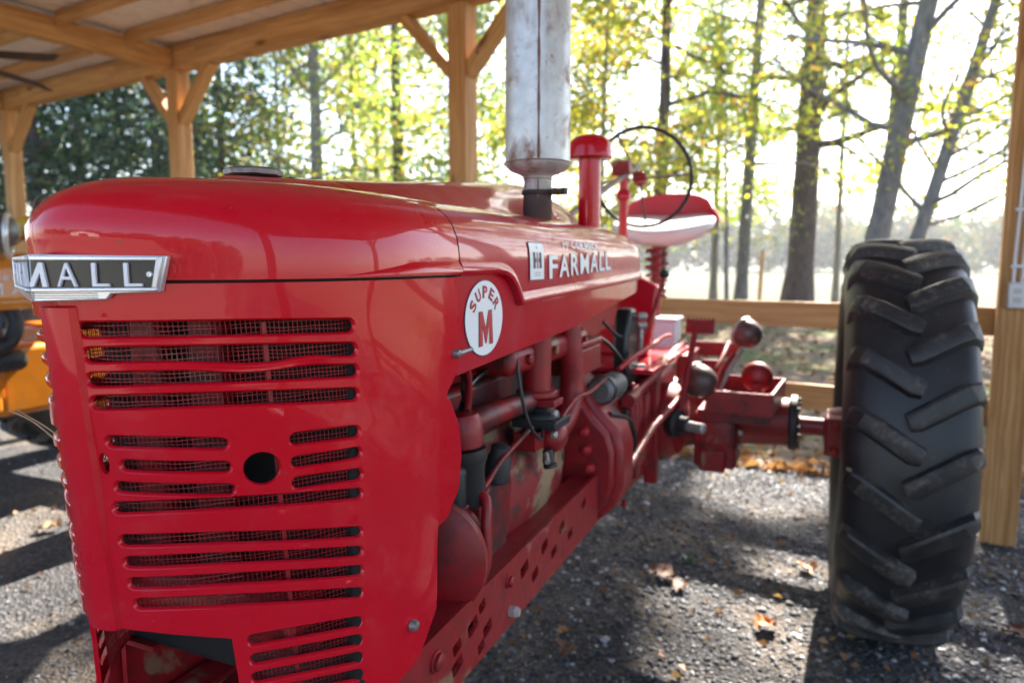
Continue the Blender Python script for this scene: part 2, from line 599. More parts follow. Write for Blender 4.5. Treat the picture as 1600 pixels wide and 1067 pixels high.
def holed_plate(outer, holes, step, fmap, thick, lip=True):
    """outer: polygon; holes: list of (guard, rim, inner) polygons; fmap(a,b,d)->3D. returns verts, faces"""
    pts, edges = [], []
    def loop(p):
        k = len(pts); pts.extend(Vector(q) for q in p)
        edges.extend((k + i, k + (i + 1) % len(p)) for i in range(len(p)))
        return k
    def dens(p):
        out = []
        for i in range(len(p)):
            a = Vector(p[i]); b = Vector(p[(i + 1) % len(p)])
            m = max(1, int((b - a).length / step))
            out += [tuple(a.lerp(b, t / m)) for t in range(m)]
        return out
    outer_d = dens(outer)
    loop(outer_d)
    for h in holes:
        if h[0]: loop(h[0])
        loop(h[1])
    xs = [p[0] for p in outer]; ys = [p[1] for p in outer]
    gx = min(xs) + step / 2
    while gx < max(xs):
        gy = min(ys) + step / 2
        while gy < max(ys):
            if inside(outer, gx, gy) and not any(inside(h[0] or h[1], gx, gy) for h in holes):
                pts.append(Vector((gx + 1e-4 * math.sin(gy * 900), gy)))
            gy += step
        gx += step
    rv, re, rf, _, _, _ = delaunay_2d_cdt(pts, edges, [], 0, 1e-7)
    fs = []
    for f in rf:
        cx = sum(rv[i].x for i in f) / len(f); cy = sum(rv[i].y for i in f) / len(f)
        if inside(outer, cx, cy) and not any(inside(h[1], cx, cy) for h in holes):
            fs.append(tuple(f))
    V = [fmap(v.x, v.y, 0.0) for v in rv]
    def key(p): return (round(p[0], 6), round(p[1], 6))
    idx = {key((v.x, v.y)): i for i, v in enumerate(rv)}
    for h in holes:
        ring = [idx.get(key(p)) for p in h[1]]
        if any(r is None for r in ring): continue
        m = len(ring); prev = ring
        mids = [tuple((Vector(a) * .4 + Vector(b) * .6)) for a, b in zip(h[1], h[2])]
        for poly, d in ((mids, thick * .25), (h[2], thick)):
            k = len(V); V += [fmap(p[0], p[1], d) for p in poly]
            cur = list(range(k, k + m))
            for i in range(m):
                j = (i + 1) % m
                fs.append((prev[j], prev[i], cur[i], cur[j]))
            prev = cur
    # outer edge skirt
    ring = [idx.get(key(p)) for p in outer_d]
    if all(r is not None for r in ring):
        m = len(ring); k = len(V)
        V += [fmap(p[0], p[1], thick) for p in outer_d]
        for i in range(m):
            j = (i + 1) % m
            fs.append((ring[i], ring[j], k + j, k + i))
    return V, fs
# ================================================================== setting
def sheet(name, x0, x1, y0, y1, z, mat, nx=2, ny=2, wob=None):
    xs = np.linspace(x0, x1, nx); ys_ = np.linspace(y0, y1, ny)
    vs = [(x, y, z + (wob(x, y) if wob else 0)) for y in ys_ for x in xs]
    fs = [(j * nx + i, j * nx + i + 1, (j + 1) * nx + i + 1, (j + 1) * nx + i) for j in range(ny - 1) for i in range(nx - 1)]
    me = bpy.data.meshes.new(name); me.from_pydata(vs, [], fs)
    return tag(link(name, me, mat), kind='structure')
sheet('ground', -600, 600, -500, 900, -.012, 'leaf_litter_ground')
# gravel pad with an uneven far edge
rg = random.Random(5)
pts = [(-22, -9), (9, -9)]
edge = []
x = 9.0
while x > -22:
    edge.append((x, 5.30 - .07 * x + .16 * math.sin(x * 2.1) + .10 * math.sin(x * 5.3) + rg.uniform(-.05, .05)))
    x -= .22
me = bpy.data.meshes.new('gravel_pad')
nn = len(edge)
vs = [(p[0], -9, -.006) for p in edge] + [(p[0], p[1] - .35, -.002) for p in edge] + [(p[0], p[1], -.010) for p in edge]
fs = [(i + 1, i, nn + i, nn + i + 1) for i in range(nn - 1)] + [(nn + i + 1, nn + i, 2 * nn + i, 2 * nn + i + 1) for i in range(nn - 1)]
me.from_pydata(vs, [], fs)
tag(link('gravel_pad', me, 'gravel_ground'), kind='structure')
# unseen sandy drive behind the photographer, added to bounce sunlight onto the tractor
m_ = NT('bounce_drive'); v_ = m_.coord('Object')
m_.set(color=m_.ramp(m_.noise(v_, 3, 7, .7), [(.3, (.13, .115, .09)), (.7, (.21, .185, .15))]), rough=.95); MT['bounce_drive'] = m_.m
sheet('drive', -60, 50, -40, -4.2, -.002, 'bounce_drive')
# pale field beyond the trees
me = bpy.data.meshes.new('field')
vs, fs = [], []
xs = np.linspace(-300, 300, 121)
for i, x in enumerate(xs):
    vs += [(x, 27 + .9 * math.sin(x * .5) + .5 * math.sin(x * 1.7), -.006), (x, 420, -.006)]
for i in range(120):
    fs.append((2 * i, 2 * i + 2, 2 * i + 3, 2 * i + 1))
me.from_pydata(vs, [], fs)
tag(link('field', me, 'dry_field'), kind='structure')

# loose stones on the pad
def edge_y(x): return 5.30 - .07 * x + .16 * np.sin(x * 2.1) + .10 * np.sin(x * 5.3)
def stones(n, x0, x1, y0, y1, smin, smax, seed, dens=None):
    r = np.random.default_rng(seed)
    x = r.uniform(x0, x1, n); y = r.uniform(y0, y1, n)
    keep = y < edge_y(x) + r.normal(0, .12, n)
    if dens is not None:
        keep &= r.uniform(0, 1, n) < dens(x, y)
    x, y = x[keep], y[keep]; n = len(x)
    s = smin + (smax - smin) * r.power(.55, n) ** 1.6
    base = np.array([(1, 0, 0), (0, 1, 0), (-1, 0, 0), (0, -1, 0), (.5, .5, .62), (-.55, .4, .7), (-.4, -.55, .6), (.45, -.5, .68)], float)
    ang = r.uniform(0, 6.28, n); ca, sa = np.cos(ang), np.sin(ang)
    sc = np.stack([s * r.uniform(.7, 1.3, n), s * r.uniform(.55, 1.0, n), s * r.uniform(.4, .8, n)], 1)
    P = base[None] * sc[:, None, :] + r.normal(0, .12, (n, 8, 3)) * s[:, None, None]
    X = P[..., 0] * ca[:, None] - P[..., 1] * sa[:, None] + x[:, None]
    Y = P[..., 0] * sa[:, None] + P[..., 1] * ca[:, None] + y[:, None]
    Z = np.maximum(P[..., 2], -.004) - .001
    V = np.stack([X, Y, Z], -1).reshape(-1, 3)
    tri = np.array([(0, 1, 4), (1, 5, 4), (1, 2, 5), (2, 6, 5), (2, 3, 6), (3, 7, 6), (3, 0, 7), (0, 4, 7), (4, 5, 6), (4, 6, 7)])
    T = (tri[None] + (np.arange(n) * 8)[:, None, None]).reshape(-1, 3)
    return V, T
def tri_mesh(name, V, T, mat, parent=None):
    me = bpy.data.meshes.new(name)
    V = np.asarray(V, np.float32) - np.array(wloc(parent), np.float32)
    me.vertices.add(len(V)); me.vertices.foreach_set('co', V.astype(np.float32).ravel())
    me.loops.add(T.size); me.loops.foreach_set('vertex_index', T.astype(np.int32).ravel())
    me.polygons.add(len(T)); me.polygons.foreach_set('loop_start', np.arange(0, T.size, 3, dtype=np.int32))
    me.polygons.foreach_set('loop_total', np.full(len(T), 3, dtype=np.int32))
    me.update(calc_edges=True); me.validate()
    return link(name, me, mat, parent)
Vs, Ts, k = [], [], 0
for a in ((32000, -1.7, 1.4, 1.9, 5.8, .0035, .015, 1), (9000, -5.5, -1.4, 1.0, 6.3, .004, .014, 2), (2300, -1.7, 1.4, 1.9, 5.8, .012, .024, 3), (5000, .6, 2.6, 3.6, 5.6, .006, .018, 4), (7000, -1.2, .9, 4.5, 5.7, .006, .017, 6), (4000, -12, -5, 1.5, 6.5, .008, .02, 7)):
    V, T = stones(*a); Vs.append(V); Ts.append(T + k); k += len(V)
tag(tri_mesh('loose_gravel', np.concatenate(Vs), np.concatenate(Ts), 'gravel_stone'), 'grey loose gravel scattered over the parking pad', 'gravel', kind='stuff')

# fallen leaves and grass behind the fence
def leaf_cards(C, size, rng, flat=0.0, fold=.25, asp=.62):
    """pointed folded leaf: 4-vertex quads in two halves -> (N*2 quads)"""
    n = len(C)
    d = rng.normal(size=(n, 3)); d[:, 2] *= (1 - flat); d /= np.linalg.norm(d, axis=1)[:, None]
    u = rng.normal(size=(n, 3)); u[:, 2] = u[:, 2] * (1 - flat)
    e = np.cross(d, u); e /= np.linalg.norm(e, axis=1)[:, None] + 1e-9
    nn_ = np.cross(d, e)
    L = size[:, None]
    a = C - d * L * .5; b = C + d * L * .5
    w = asp * L * .5
    m1 = C + e * w + nn_ * fold * L * .5 - d * L * .08; m2 = C - e * w + nn_ * fold * L * .5 - d * L * .08
    return np.stack([a, m2, b, m1], 1).reshape(-1, 3)
r = np.random.default_rng(11)
n = 9000
x = r.uniform(-14, 8, n); y = 5.1 + (r.power(.5, n)) ** 1.3 * 20
C0 = np.stack([x, y, np.full(n, .015)], 1)
V1 = leaf_cards(C0, r.uniform(.06, .13, n), r, .75, .3, .8)
n2 = 1000
C1 = np.stack([r.uniform(-4.5, 1.5, n2), r.uniform(1.6, 5.3, n2), np.full(n2, .012)], 1)
V2 = leaf_cards(C1, r.uniform(.012, .05, n2), r, .8, .4, .7)
V = np.concatenate([V1, V2]); V[:, 2] = np.maximum(V[:, 2], .003)
tag(quads_mesh('fallen_leaves', V, 'fallen_leaf'), 'brown fallen leaves lying over the ground behind the rail fence', 'leaves', kind='stuff')
n = 16000
x = r.uniform(-9, 7, n); y = r.uniform(5.2, 14, n)
m = (np.sin(x * 1.3 + y * .7) + np.sin(y * 1.9 - x * .6) + r.normal(0, .5, n)) > .35
x, y = x[m], y[m]; n = len(x)
h = r.uniform(.02, .07, n); a = r.uniform(0, 6.28, n); w = .004
dx, dy = np.cos(a) * w, np.sin(a) * w
lx, ly = r.normal(0, .02, n), r.normal(0, .02, n)
T0 = np.stack([np.stack([x - dx, y - dy, np.zeros(n) - .01], 1), np.stack([x + dx, y + dy, np.zeros(n) - .01], 1), np.stack([x + lx, y + ly, h], 1)], 1).reshape(-1, 3)
tag(quads_mesh('thin_grass', T0, 'grass_blade', per=3), 'thin short grass growing beyond the gravel', 'grass', kind='stuff')

# ------------------------------------------------------------------ timber shed
SU = Vector((-.98983, .14222, 0)); SNv = Vector((-.14222, -.98983, 0)); ZZ = Vector((0, 0, 1))
PB = Vector((.925, 4.269, 0)); SP = 3.4066
SH = empty('timber_shed', PB)
tag(SH, 'open pine post-and-beam shed with metal roof sheltering the tractors', 'shed')
def S3(a, b, z): return PB + SU * a + SNv * b + ZZ * z   # a along the back row, b toward the front
tcache = {}
def timber(name, p0, p1, w, h, mat='pine_timber', parent=None, up=ZZ, bev=.005):
    """w: thickness sideways, h: depth along up"""
    p0, p1 = Vector(p0), Vector(p1)
    X_ = (p1 - p0); L = X_.length; X_.normalize()
    Y_ = up.cross(X_)
    if Y_.length < 1e-3: Y_ = SU.copy()
    Y_ = (Y_ - X_ * Y_.dot(X_)).normalized(); Z_ = X_.cross(Y_)
    key = (round(L, 3), w, h)
    if key not in tcache:
        mb = MB(); mb.box((0, 0, 0), (L, w, h))
        o = mb.build(name, mat, None, None, bev)
        tcache[key] = o.data; bpy.data.objects.remove(o)
    me = tcache[key]
    if me.materials[0] != MT[mat]:
        me = me.copy(); me.materials.clear(); me.materials.append(MT[mat])
    o = bpy.data.objects.new(name, me); COL.objects.link(o)
    md = o.modifiers.new('b', 'BEVEL'); md.width = bev; md.segments = 2; md.limit_method = 'ANGLE'
    M = Matrix((X_, Y_, Z_)).transposed().to_4x4(); M.translation = (p0 + p1) / 2 - wloc(parent)
    o.parent = parent
    o.matrix_local = M
    return o
PW = .155; BZ0, BZ1 = 3.285, 3.51
DEPTH = 4.55
for i in range(-1, 5):
    a = i * SP
    ps = timber('post', S3(a, 0, -.03), S3(a, 0, BZ0 - .001), PW, PW, parent=SH, up=SNv)
    # knee braces along the row
    for sg in (1, -1):
        for b in (0,):
            p0 = S3(a + sg * (PW / 2 - .02), b, 2.80); p1 = S3(a + sg * (PW / 2 + .46), b, 3.30)
            timber('brace', p0, p1, .115, .085, parent=SH)
for a in (-1.7, 5.11, 11.92):     # wide front openings
    timber('post', S3(a, DEPTH, -.03), S3(a, DEPTH, BZ0 - .001), PW, PW, parent=SH, up=SNv)
    for sg in (1, -1):
        timber('brace', S3(a + sg * (PW / 2 - .02), DEPTH, 2.80), S3(a + sg * (PW / 2 + .46), DEPTH, 3.30), .115, .085, parent=SH)
for i in range(-1, 4):
    for b in (0, DEPTH):
        timber('beam', S3(i * SP + .002, b, (BZ0 + BZ1) / 2), S3((i + 1) * SP - .002, b, (BZ0 + BZ1) / 2), PW - .01, BZ1 - BZ0, parent=SH)
for i in range(-1, 5):
    timber('rafter', S3(i * SP, PW / 2 + .003, 3.375), S3(i * SP, DEPTH - PW / 2 - .003, 3.375), .115, .19, parent=SH)
for i in range(-1, 4):
    for b in (.53, 1.11, 1.69, 2.27, 2.85, 3.43, 4.01):
        timber('purlin', S3(i * SP + .062, b, 3.452), S3((i + 1) * SP - .062, b, 3.452), .045, .110, parent=SH)
# carriage bolts through posts, braces and beams
mb = MB(); mb.lathe([(.013, 0), (.013, .003), (.010, .007), (.004, .009)], (0, 0, 0), SNv, 10)
bo_ = mb.build('carriage_bolt', 'old_steel', None, 40); bme = bo_.data; bpy.data.objects.remove(bo_)
for i in range(0, 4):
    for a_, z_, b_ in ((i * SP, 3.36, PW / 2 - .006), (i * SP + .17, 2.92, .0575), (i * SP - .17, 2.92, .0575), (i * SP + .43, 3.42, PW / 2 - .006), (i * SP - .43, 3.42, PW / 2 - .006)):
        o = bpy.data.objects.new('carriage_bolt', bme); COL.objects.link(o); o.parent = SH
        o.location = S3(a_, b_, z_) - wloc(SH)
# ribbed roof sheets, each its own panel
PWID = .90
mb = MB()
prof = []
for k in range(4):
    o = k * PWID / 4
    prof += [(o, .0), (o + .07, .0), (o + .085, .022), (o + .115, .022), (o + .13, .0)]
prof.append((PWID + .02, 0.0))
rr = [[Vector((-(x), -b, z)) for x, z in prof] for b in (-.55, DEPTH + .35)]
vs = [p for q in rr for p in q]; npf = len(prof)
me = bpy.data.meshes.new('roof_panel')
me.from_pydata([tuple(p) for p in vs], [], [(i, i + 1, npf + i + 1, npf + i) for i in range(npf - 1)])
me.materials.append(MT['roof_metal'])
Mr = Matrix((-SU, -SNv, ZZ)).transposed().to_4x4()
for k in range(20):
    o = bpy.data.objects.new('roof_panel', me); COL.objects.link(o); o.parent = SH
    M = Mr.copy(); M.translation = S3(-SP - .3 + k * PWID, 0, 3.518 + (.003 if k % 2 else 0)) - wloc(SH)
    o.matrix_local = M
    md = o.modifiers.new('s', 'SOLIDIFY'); md.thickness = .0015
# fence rails on the outside of the back row
for i in range(-1, 4):
    for z in (1.135, .648):
        timber('rail', S3(i * SP - (.0 if i else 0) + .004, -PW / 2 - .022, z), S3((i + 1) * SP - .004, -PW / 2 - .022, z), .040, .150, 'pine_rail', SH)

# power outlet on the near post
EB = empty('outlet_box', S3(0, PW / 2, 1.21))
tag(EB, 'grey electrical outlet box with two conduits on the right-hand post', 'outlet box')
def onpost(a, b, z): return S3(-a + .024, PW / 2 + b, z)   # a to the right in the photo
RB = Matrix((-SU, -SNv, ZZ)).transposed()
mb = MB(); mb.box(onpost(.020, .030, 1.283), (.078, .058, .128), RB)
bxo = mb.build('box_body', 'plastic_grey', EB, None, .005)
mb = MB(); mb.box(onpost(.020, .062, 1.283), (.070, .006, .118), RB)
mb.build('box_cover', 'plastic_white', EB, None, .003)
mb = MB()
for z in (1.305, 1.260): mb.box(onpost(.020, .0665, z), (.034, .004, .028), RB)
split_build(mb, 'outlet_socket', 'plastic_grey', EB, smooth=None, bevel=.002)
for k, a in enumerate((.002, .038)):
    mb = MB(); mb.tube([onpost(a, .018, 1.345), onpost(a, .018, 1.50), onpost(a + .004, .018, 1.70), onpost(a + .010, .018, 2.2), onpost(a + .010, .018, 3.2)], .0085, 10, sub=3)
    mb.build('conduit', 'plastic_white', EB, 40)
for z in (1.425, 1.70):
    mb = MB(); mb.box(onpost(.023, .020, z), (.075, .024, .016), RB)
    mb.build('conduit_strap', 'plastic_white', EB, None, .003)

# ceiling fan hung in the next bay, one blade tip showing
FN = empty('ceiling_fan', (-5.62, 3.22, 2.9))
tag(FN, 'dark brown ceiling fan hanging under the shed roof at upper left', 'ceiling fan')
fc = Vector((-5.85, 3.12, 2.93))
mb = MB(); mb.lathe([(.02, .50), (.02, .08), (.09, .06), (.11, .0), (.09, -.06), (.04, -.08)], fc, (0, 0, 1), 24)
mb.build('fan_motor', 'dark_brown', FN, 40)
d0 = (Vector((-5.02, 3.49, 2.87)) - fc).normalized()
a0 = math.atan2(d0.y, d0.x)
for k in range(5):
    a = a0 + k * 2 * math.pi / 5
    d = Vector((math.cos(a), math.sin(a), -.06)).normalized(); e = Vector((-math.sin(a), math.cos(a), 0))
    mb = MB(); mb.prism([(.10, -.03), (.22, -.06), (.86, -.072), (.92, -.05), (.90, .06), (.22, .055), (.10, .03)], lambda x, y: fc + d * x + e * y + Vector((0, 0, .62 * y)), lambda x, y: fc + d * x + e * y + Vector((0, 0, .62 * y + .010)))
    mb.build('fan_blade', 'dark_brown', FN, None, .002)

# ------------------------------------------------------------------ trees
def branch_tubes(paths, n=7):
    Vv, Ff, k = [], [], 0
    for P, r0, r1 in paths:
        P = np.array(P, float); m = len(P)
        T = np.gradient(P, axis=0); T /= np.linalg.norm(T, axis=1)[:, None] + 1e-9
        ref = np.array([.31, .95, .07]) if abs(T[0] @ np.array([.31, .95, .07])) < .9 else np.array([1., 0, 0])
        N = np.cross(T, ref); N /= np.linalg.norm(N, axis=1)[:, None]
        B = np.cross(T, N)
        rr = np.linspace(r0, r1, m)[:, None]
        for j in range(n):
            pass
        ang = 2 * np.pi * np.arange(n) / n
        ring = P[:, None] + rr[:, None] * (N[:, None] * np.cos(ang)[None, :, None] + B[:, None] * np.sin(ang)[None, :, None])
        Vv.append(ring.reshape(-1, 3))
        for i in range(m - 1):
            for j in range(n):
                a = k + i * n + j; b = k + i * n + (j + 1) % n
                Ff.append((a, b, b + n, a + n))
        k += m * n
    return np.concatenate(Vv), Ff

# leaves cleared along the sun's rays so chosen spots are lit: (point, radius)
SUNV = np.array(sv)
GAPS = [((-.16, 2.60, 0), .30), ((.02, 3.42, 0), .17), ((.62, 3.22, 0), .20), ((-.48, 3.0, 0), .09), ((-.25, 4.75, 0), .40), ((-3.3, 1.9, 0), .55), ((-4.1, 2.5, 0), .50), ((-3.0, 3.2, 0), .40), ((-5.2, 3.6, 0), .6),
        ((-.66, 3.45, 1.62), .30), ((-.15, 2.85, .96), .20), ((-.54, 1.80, .87), .10), ((-.52, 2.25, 1.42), .16), ((.9, 2.6, 0), .3)]
def sun_gap(C_):
    keep = np.ones(len(C_), bool)
    for p, rr_ in GAPS:
        v = C_ - np.array(p); d = np.linalg.norm(v - (v @ SUNV)[:, None] * SUNV, axis=1)
        keep &= d > rr_ + .06
    return C_[keep]
def make_tree(name, label, base, height, r0, lean=(0, 0), bark='bark_pine', leaf='leaf_autumn', crown0=.35, spread=2.2, nb=16, nleaf=4000, lsize=(.07, .13), seed=0, up=.35, clump=.34, group='trees behind the shed', cat='tree', skew=(0, 0), multi=0):
    rng = np.random.default_rng(seed)
    root = empty(name, (base[0], base[1], 0))
    tag(root, label, cat, group)
    bx, by = base
    m = 14; t = np.linspace(0, 1, m)
    wob = np.cumsum(rng.normal(0, .035 * r0 / .15, (m, 2)), axis=0) * .6
    tr = np.stack([bx + lean[0] * t + wob[:, 0] * t, by + lean[1] * t + wob[:, 1] * t, -.05 + t * height], 1)
    flare = np.interp(t, [0, .03, .08, 1], [1.45, 1.15, 1.0, .25])
    paths = []
    n = 12; ang = 2 * np.pi * np.arange(n) / n
    # trunk with flare
    Vt = (tr[:, None] + (r0 * flare)[:, None, None] * np.stack([np.cos(ang), np.sin(ang), 0 * ang], 1)[None] * (1 + .05 * rng.normal(size=(m, n, 1)))).reshape(-1, 3)
    Ft = [(i * n + j, i * n + (j + 1) % n, (i + 1) * n + (j + 1) % n, (i + 1) * n + j) for i in range(m - 1) for j in range(n)]
    me = bpy.data.meshes.new('trunk')
    tips = []
    for b in range(nb):
        tt = crown0 + (1 - crown0) * (b + rng.uniform(0, .8)) / nb
        p0 = np.array([np.interp(tt, t, tr[:, q]) for q in range(3)])
        az = b * 2.399 + rng.normal(0, .4)
        L = spread * (1.15 - .75 * (tt - crown0) / (1 - crown0 + 1e-6)) * rng.uniform(.7, 1.25)
        d = np.array([math.cos(az) + skew[0], math.sin(az) + skew[1], up + rng.normal(0, .18)]); d /= np.linalg.norm(d)
        P = [p0]; dd = d.copy()
        for q in range(6):
            dd = dd + rng.normal(0, .13, 3) + np.array([0, 0, .03]); dd /= np.linalg.norm(dd)
            P.append(P[-1] + dd * L / 6)
        rb = r0 * np.interp(tt, [0, 1], [.42, .16]) * rng.uniform(.6, 1)
        paths.append((P, rb, rb * .22))
        tips += [(P[q], .55 + .1 * q) for q in range(2, 7)]
        for s_ in range(3):
            q = rng.integers(1, 5); d2 = dd + rng.normal(0, .6, 3); d2 /= np.linalg.norm(d2)
            P2 = [P[q]]
            for w_ in range(4):
                d2 = d2 + rng.normal(0, .15, 3); d2 /= np.linalg.norm(d2)
                P2.append(P2[-1] + d2 * L * .45 / 4)
            paths.append((P2, rb * .45, rb * .12))
            tips += [(P2[q2], 1.0) for q2 in range(1, 5)]
    Vb, Fb = branch_tubes(paths, 6)
    off = np.array([bx, by, 0])
    kk = len(Vt)
    me.from_pydata([tuple(p) for p in (np.concatenate([Vt, Vb]) - off)], [], Ft + [tuple(i + kk for i in f) for f in Fb])
    link('trunk', me, bark, root, 60)
    if nleaf:
        tp = np.array([q[0] for q in tips]); w = np.array([q[1] for q in tips]); w = w * (rng.uniform(0, 1, len(w)) ** 2.2 + .03); w /= w.sum()
        idx = rng.choice(len(tp), nleaf, p=w)
        C_ = tp[idx] + rng.normal(0, clump, (nleaf, 3)) * np.array([1, 1, .75])
        C_ = sun_gap(C_[C_[:, 2] > .4])
        Vl = leaf_cards(C_, rng.uniform(lsize[0], lsize[1], len(C_)), rng, .2, .22, .66)
        quads_mesh('crown', Vl, leaf, root)
    return root

TG = 'trees behind the shed'
make_tree('pine_tree', 'thick dark-barked trunk left of the big tyre, standing at the field edge', (-.5, 21.7), 19, .36, (.5, 0), 'bark_pine', 'leaf_green', .24, 3.3, 34, 6800, (.11, .19), 21, .05, .28)
make_tree('hardwood_tree', 'grey leaning trunk rising straight behind the top of the big tyre', (.84, 16.8), 16, .25, (2.3, .3), 'bark_grey', 'leaf_autumn', .22, 3.0, 26, 4300, (.10, .18), 22, .3, .28)
make_tree('hardwood_tree', 'grey tree with many spreading bare limbs beside the right-hand post', (1.31, 15.9), 12.0, .155, (2.8, .3), 'bark_grey', 'leaf_autumn', .17, 3.5, 40, 4300, (.09, .16), 23, .55, skew=(.6, 0))
make_tree('slender_tree', 'slender grey trunk between the seat and the dark pine trunk', (-1.80, 18.95), 15, .16, (.4, 0), 'bark_grey', 'leaf_green', .24, 2.6, 24, 5200, (.09, .16), 24, .1, .26)
make_tree('sapling', 'thin sapling stem close beside the slender grey trunk', (-1.98, 17.83), 6.0, .055, (-.25, 0), 'bark_grey', 'leaf_green', .25, 1.1, 10, 700, (.07, .13), 25, .35)
make_tree('pine_tree', 'dark straight trunk seen through the steering wheel', (-3.56, 17.1), 11.5, .195, (.1, 0), 'bark_pine', 'leaf_autumn', .28, 2.6, 22, 5600, (.10, .18), 26, .1, .30)
make_tree('hardwood_tree', 'blue-grey trunk left of the middle shed post above the radiator cap', (-10.47, 13.02), 11, .17, (.25, 0), 'bark_grey', 'leaf_green', .18, 2.5, 22, 5500, (.09, .16), 27, .2)
make_tree('pine_tree', 'dark trunk just left of the middle shed post', (-9.22, 14.65), 12, .165, (-.15, 0), 'bark_pine', 'leaf_green', .16, 2.7, 24, 7000, (.09, .16), 28, .15)
make_tree('sapling', 'thin stem leftmost of the bare stems over the radiator cap', (-12.59, 14.3), 9, .075, (.1, 0), 'bark_grey', 'leaf_autumn', .18, 2.0, 18, 4500, (.09, .16), 29, .3)
make_tree('sapling', 'thin dark stem right of the blue-grey trunk', (-10.2, 14.4), 9, .075, (-.35, 0), 'bark_pine', 'leaf_green', .18, 1.9, 14, 2600, (.08, .15), 30, .3)
make_tree('maple_tree', 'bright yellow leafy tree directly behind the air intake cap', (-4.35, 14.6), 8.6, .07, (.2, 0), 'bark_grey', 'leaf_autumn', .16, 1.8, 24, 7000, (.09, .16), 31, .25)
make_tree('maple_tree', 'yellow-green leafy tree behind the muffler and middle post', (-7.0, 17.6), 11, .10, (.2, 0), 'bark_grey', 'leaf_autumn', .12, 2.6, 26, 8000, (.10, .18), 32, .2)
make_tree('maple_tree', 'yellow-green understory tree right of the middle shed post', (-7.24, 13.9), 8, .06, (0, 0), 'bark_grey', 'leaf_green', .12, 1.8, 20, 6000, (.09, .16), 33, .25)
make_tree('maple_tree', 'golden understory tree between the two left shed posts', (-11.6, 17.2), 10, .09, (0, 0), 'bark_grey', 'leaf_autumn', .12, 2.6, 22, 6500, (.10, .18), 34, .2)
make_tree('maple_tree', 'pale green leafy tree above the seat', (-3.0, 23.0), 10.5, .12, (0, 0), 'bark_grey', 'leaf_green', .26, 3.0, 22, 6500, (.11, .20), 35, .1)
make_tree('hardwood_tree', 'leafy tree whose branches enter past the right-hand post', (5.2, 19.6), 13, .2, (-.8, 0), 'bark_grey', 'leaf_autumn', .25, 3.0, 24, 5500, (.09, .17), 36, .25)
make_tree('maple_tree', 'loose yellow tree between the dark pine and the leaning trunk', (.55, 24.5), 12, .10, (0, 0), 'bark_grey', 'leaf_autumn', .3, 2.8, 18, 3600, (.11, .19), 37, .1)
make_tree('shade_tree', 'tall trunk half hidden behind the leaning grey trunk, added to shade the gravel, its crown above the picture', (1.6, 22.5), 21, .17, (.5, 0), 'bark_grey', 'leaf_autumn', .55, 3.6, 34, 7500, (.18, .28), 38, .25, .34)  # added tree, its crown out of frame casts shade on the gravel
EV = [(-14.7, 9.6, 41, 'dark evergreen beyond the far left shed post'), (-15.6, 11.2, 42, 'dark evergreen in the gap left of centre between the two left posts'), (-13.3, 11.3, 43, 'dense evergreen just left of the second shed post'), (-13.6, 13.4, 44, 'dark evergreen right of the second shed post'), (-17.6, 9.4, 45, 'dark evergreen at the far left edge of the picture'), (-17.0, 14.8, 46, 'dark evergreen standing farthest back on the left')]
for x, y, sd, lb in EV:
    make_tree('evergreen_tree', lb, (x, y), 8.8, .15, (0, 0), 'bark_pine', 'leaf_evergreen', .05, 2.6, 34, 9000, (.11, .19), sd, .08, .34, 'evergreens behind the left bay')

# woodland across the field: one mass
r = np.random.default_rng(77)
n = 85000
cx = np.linspace(-150, 95, 170) + r.normal(0, 1.2, 170); ch = r.uniform(5.5, 10.0, 170); cy = r.uniform(98, 112, 170); cr = r.uniform(2.6, 4.6, 170)
i = r.integers(0, 170, n)
u = r.normal(size=(n, 3)); u /= np.linalg.norm(u, axis=1)[:, None]; u *= r.uniform(.35, 1, (n, 1)) ** .5
C_ = np.stack([cx[i] + u[:, 0] * cr[i], cy[i] + u[:, 1] * cr[i], np.maximum(ch[i] * .52 + u[:, 2] * ch[i] * .5, .2)], 1)
tag(quads_mesh('far_woodland', leaf_cards(C_, r.uniform(.5, 1.05, n), r, .1, .2, .8), 'leaf_far'), 'pale hazy woodland along the far side of the field', 'woodland', kind='stuff')
# white barn across the drive, seen only as a reflection in the paint
BN = empty('white_barn', (-5, -24, 0)); tag(BN, 'white boarded barn across the drive, mirrored in the hood', 'barn')
simple('white_boards', (.74, .74, .72), .6, vary=.05)
simple('tin_roof', (.35, .34, .33), .5, .3)
mb = MB(); mb.prism([(-9, 0), (-1, 0), (-1, 2.8), (-5, 4.6), (-9, 2.8)], lambda x, z: (x, -24, z), lambda x, z: (x, -32, z))
wl = mb.build('wall', 'white_boards', BN, None, fixn=True)
mb = MB(); mb.bx(-6.2, -3.8, -23.99, -23.95, 0, 2.4)
mb.build('door', 'dark_brown', BN, None)
for sg in (1, -1):
    mb = MB(); mb.prism([(-5, 4.605), (-5, 4.73), (-5 + sg * 4.4, 2.75), (-5 + sg * 4.4, 2.62)], lambda x, z: (x, -23.5, z), lambda x, z: (x, -32.5, z))
    mb.build('roof_slope', 'tin_roof', BN, None)
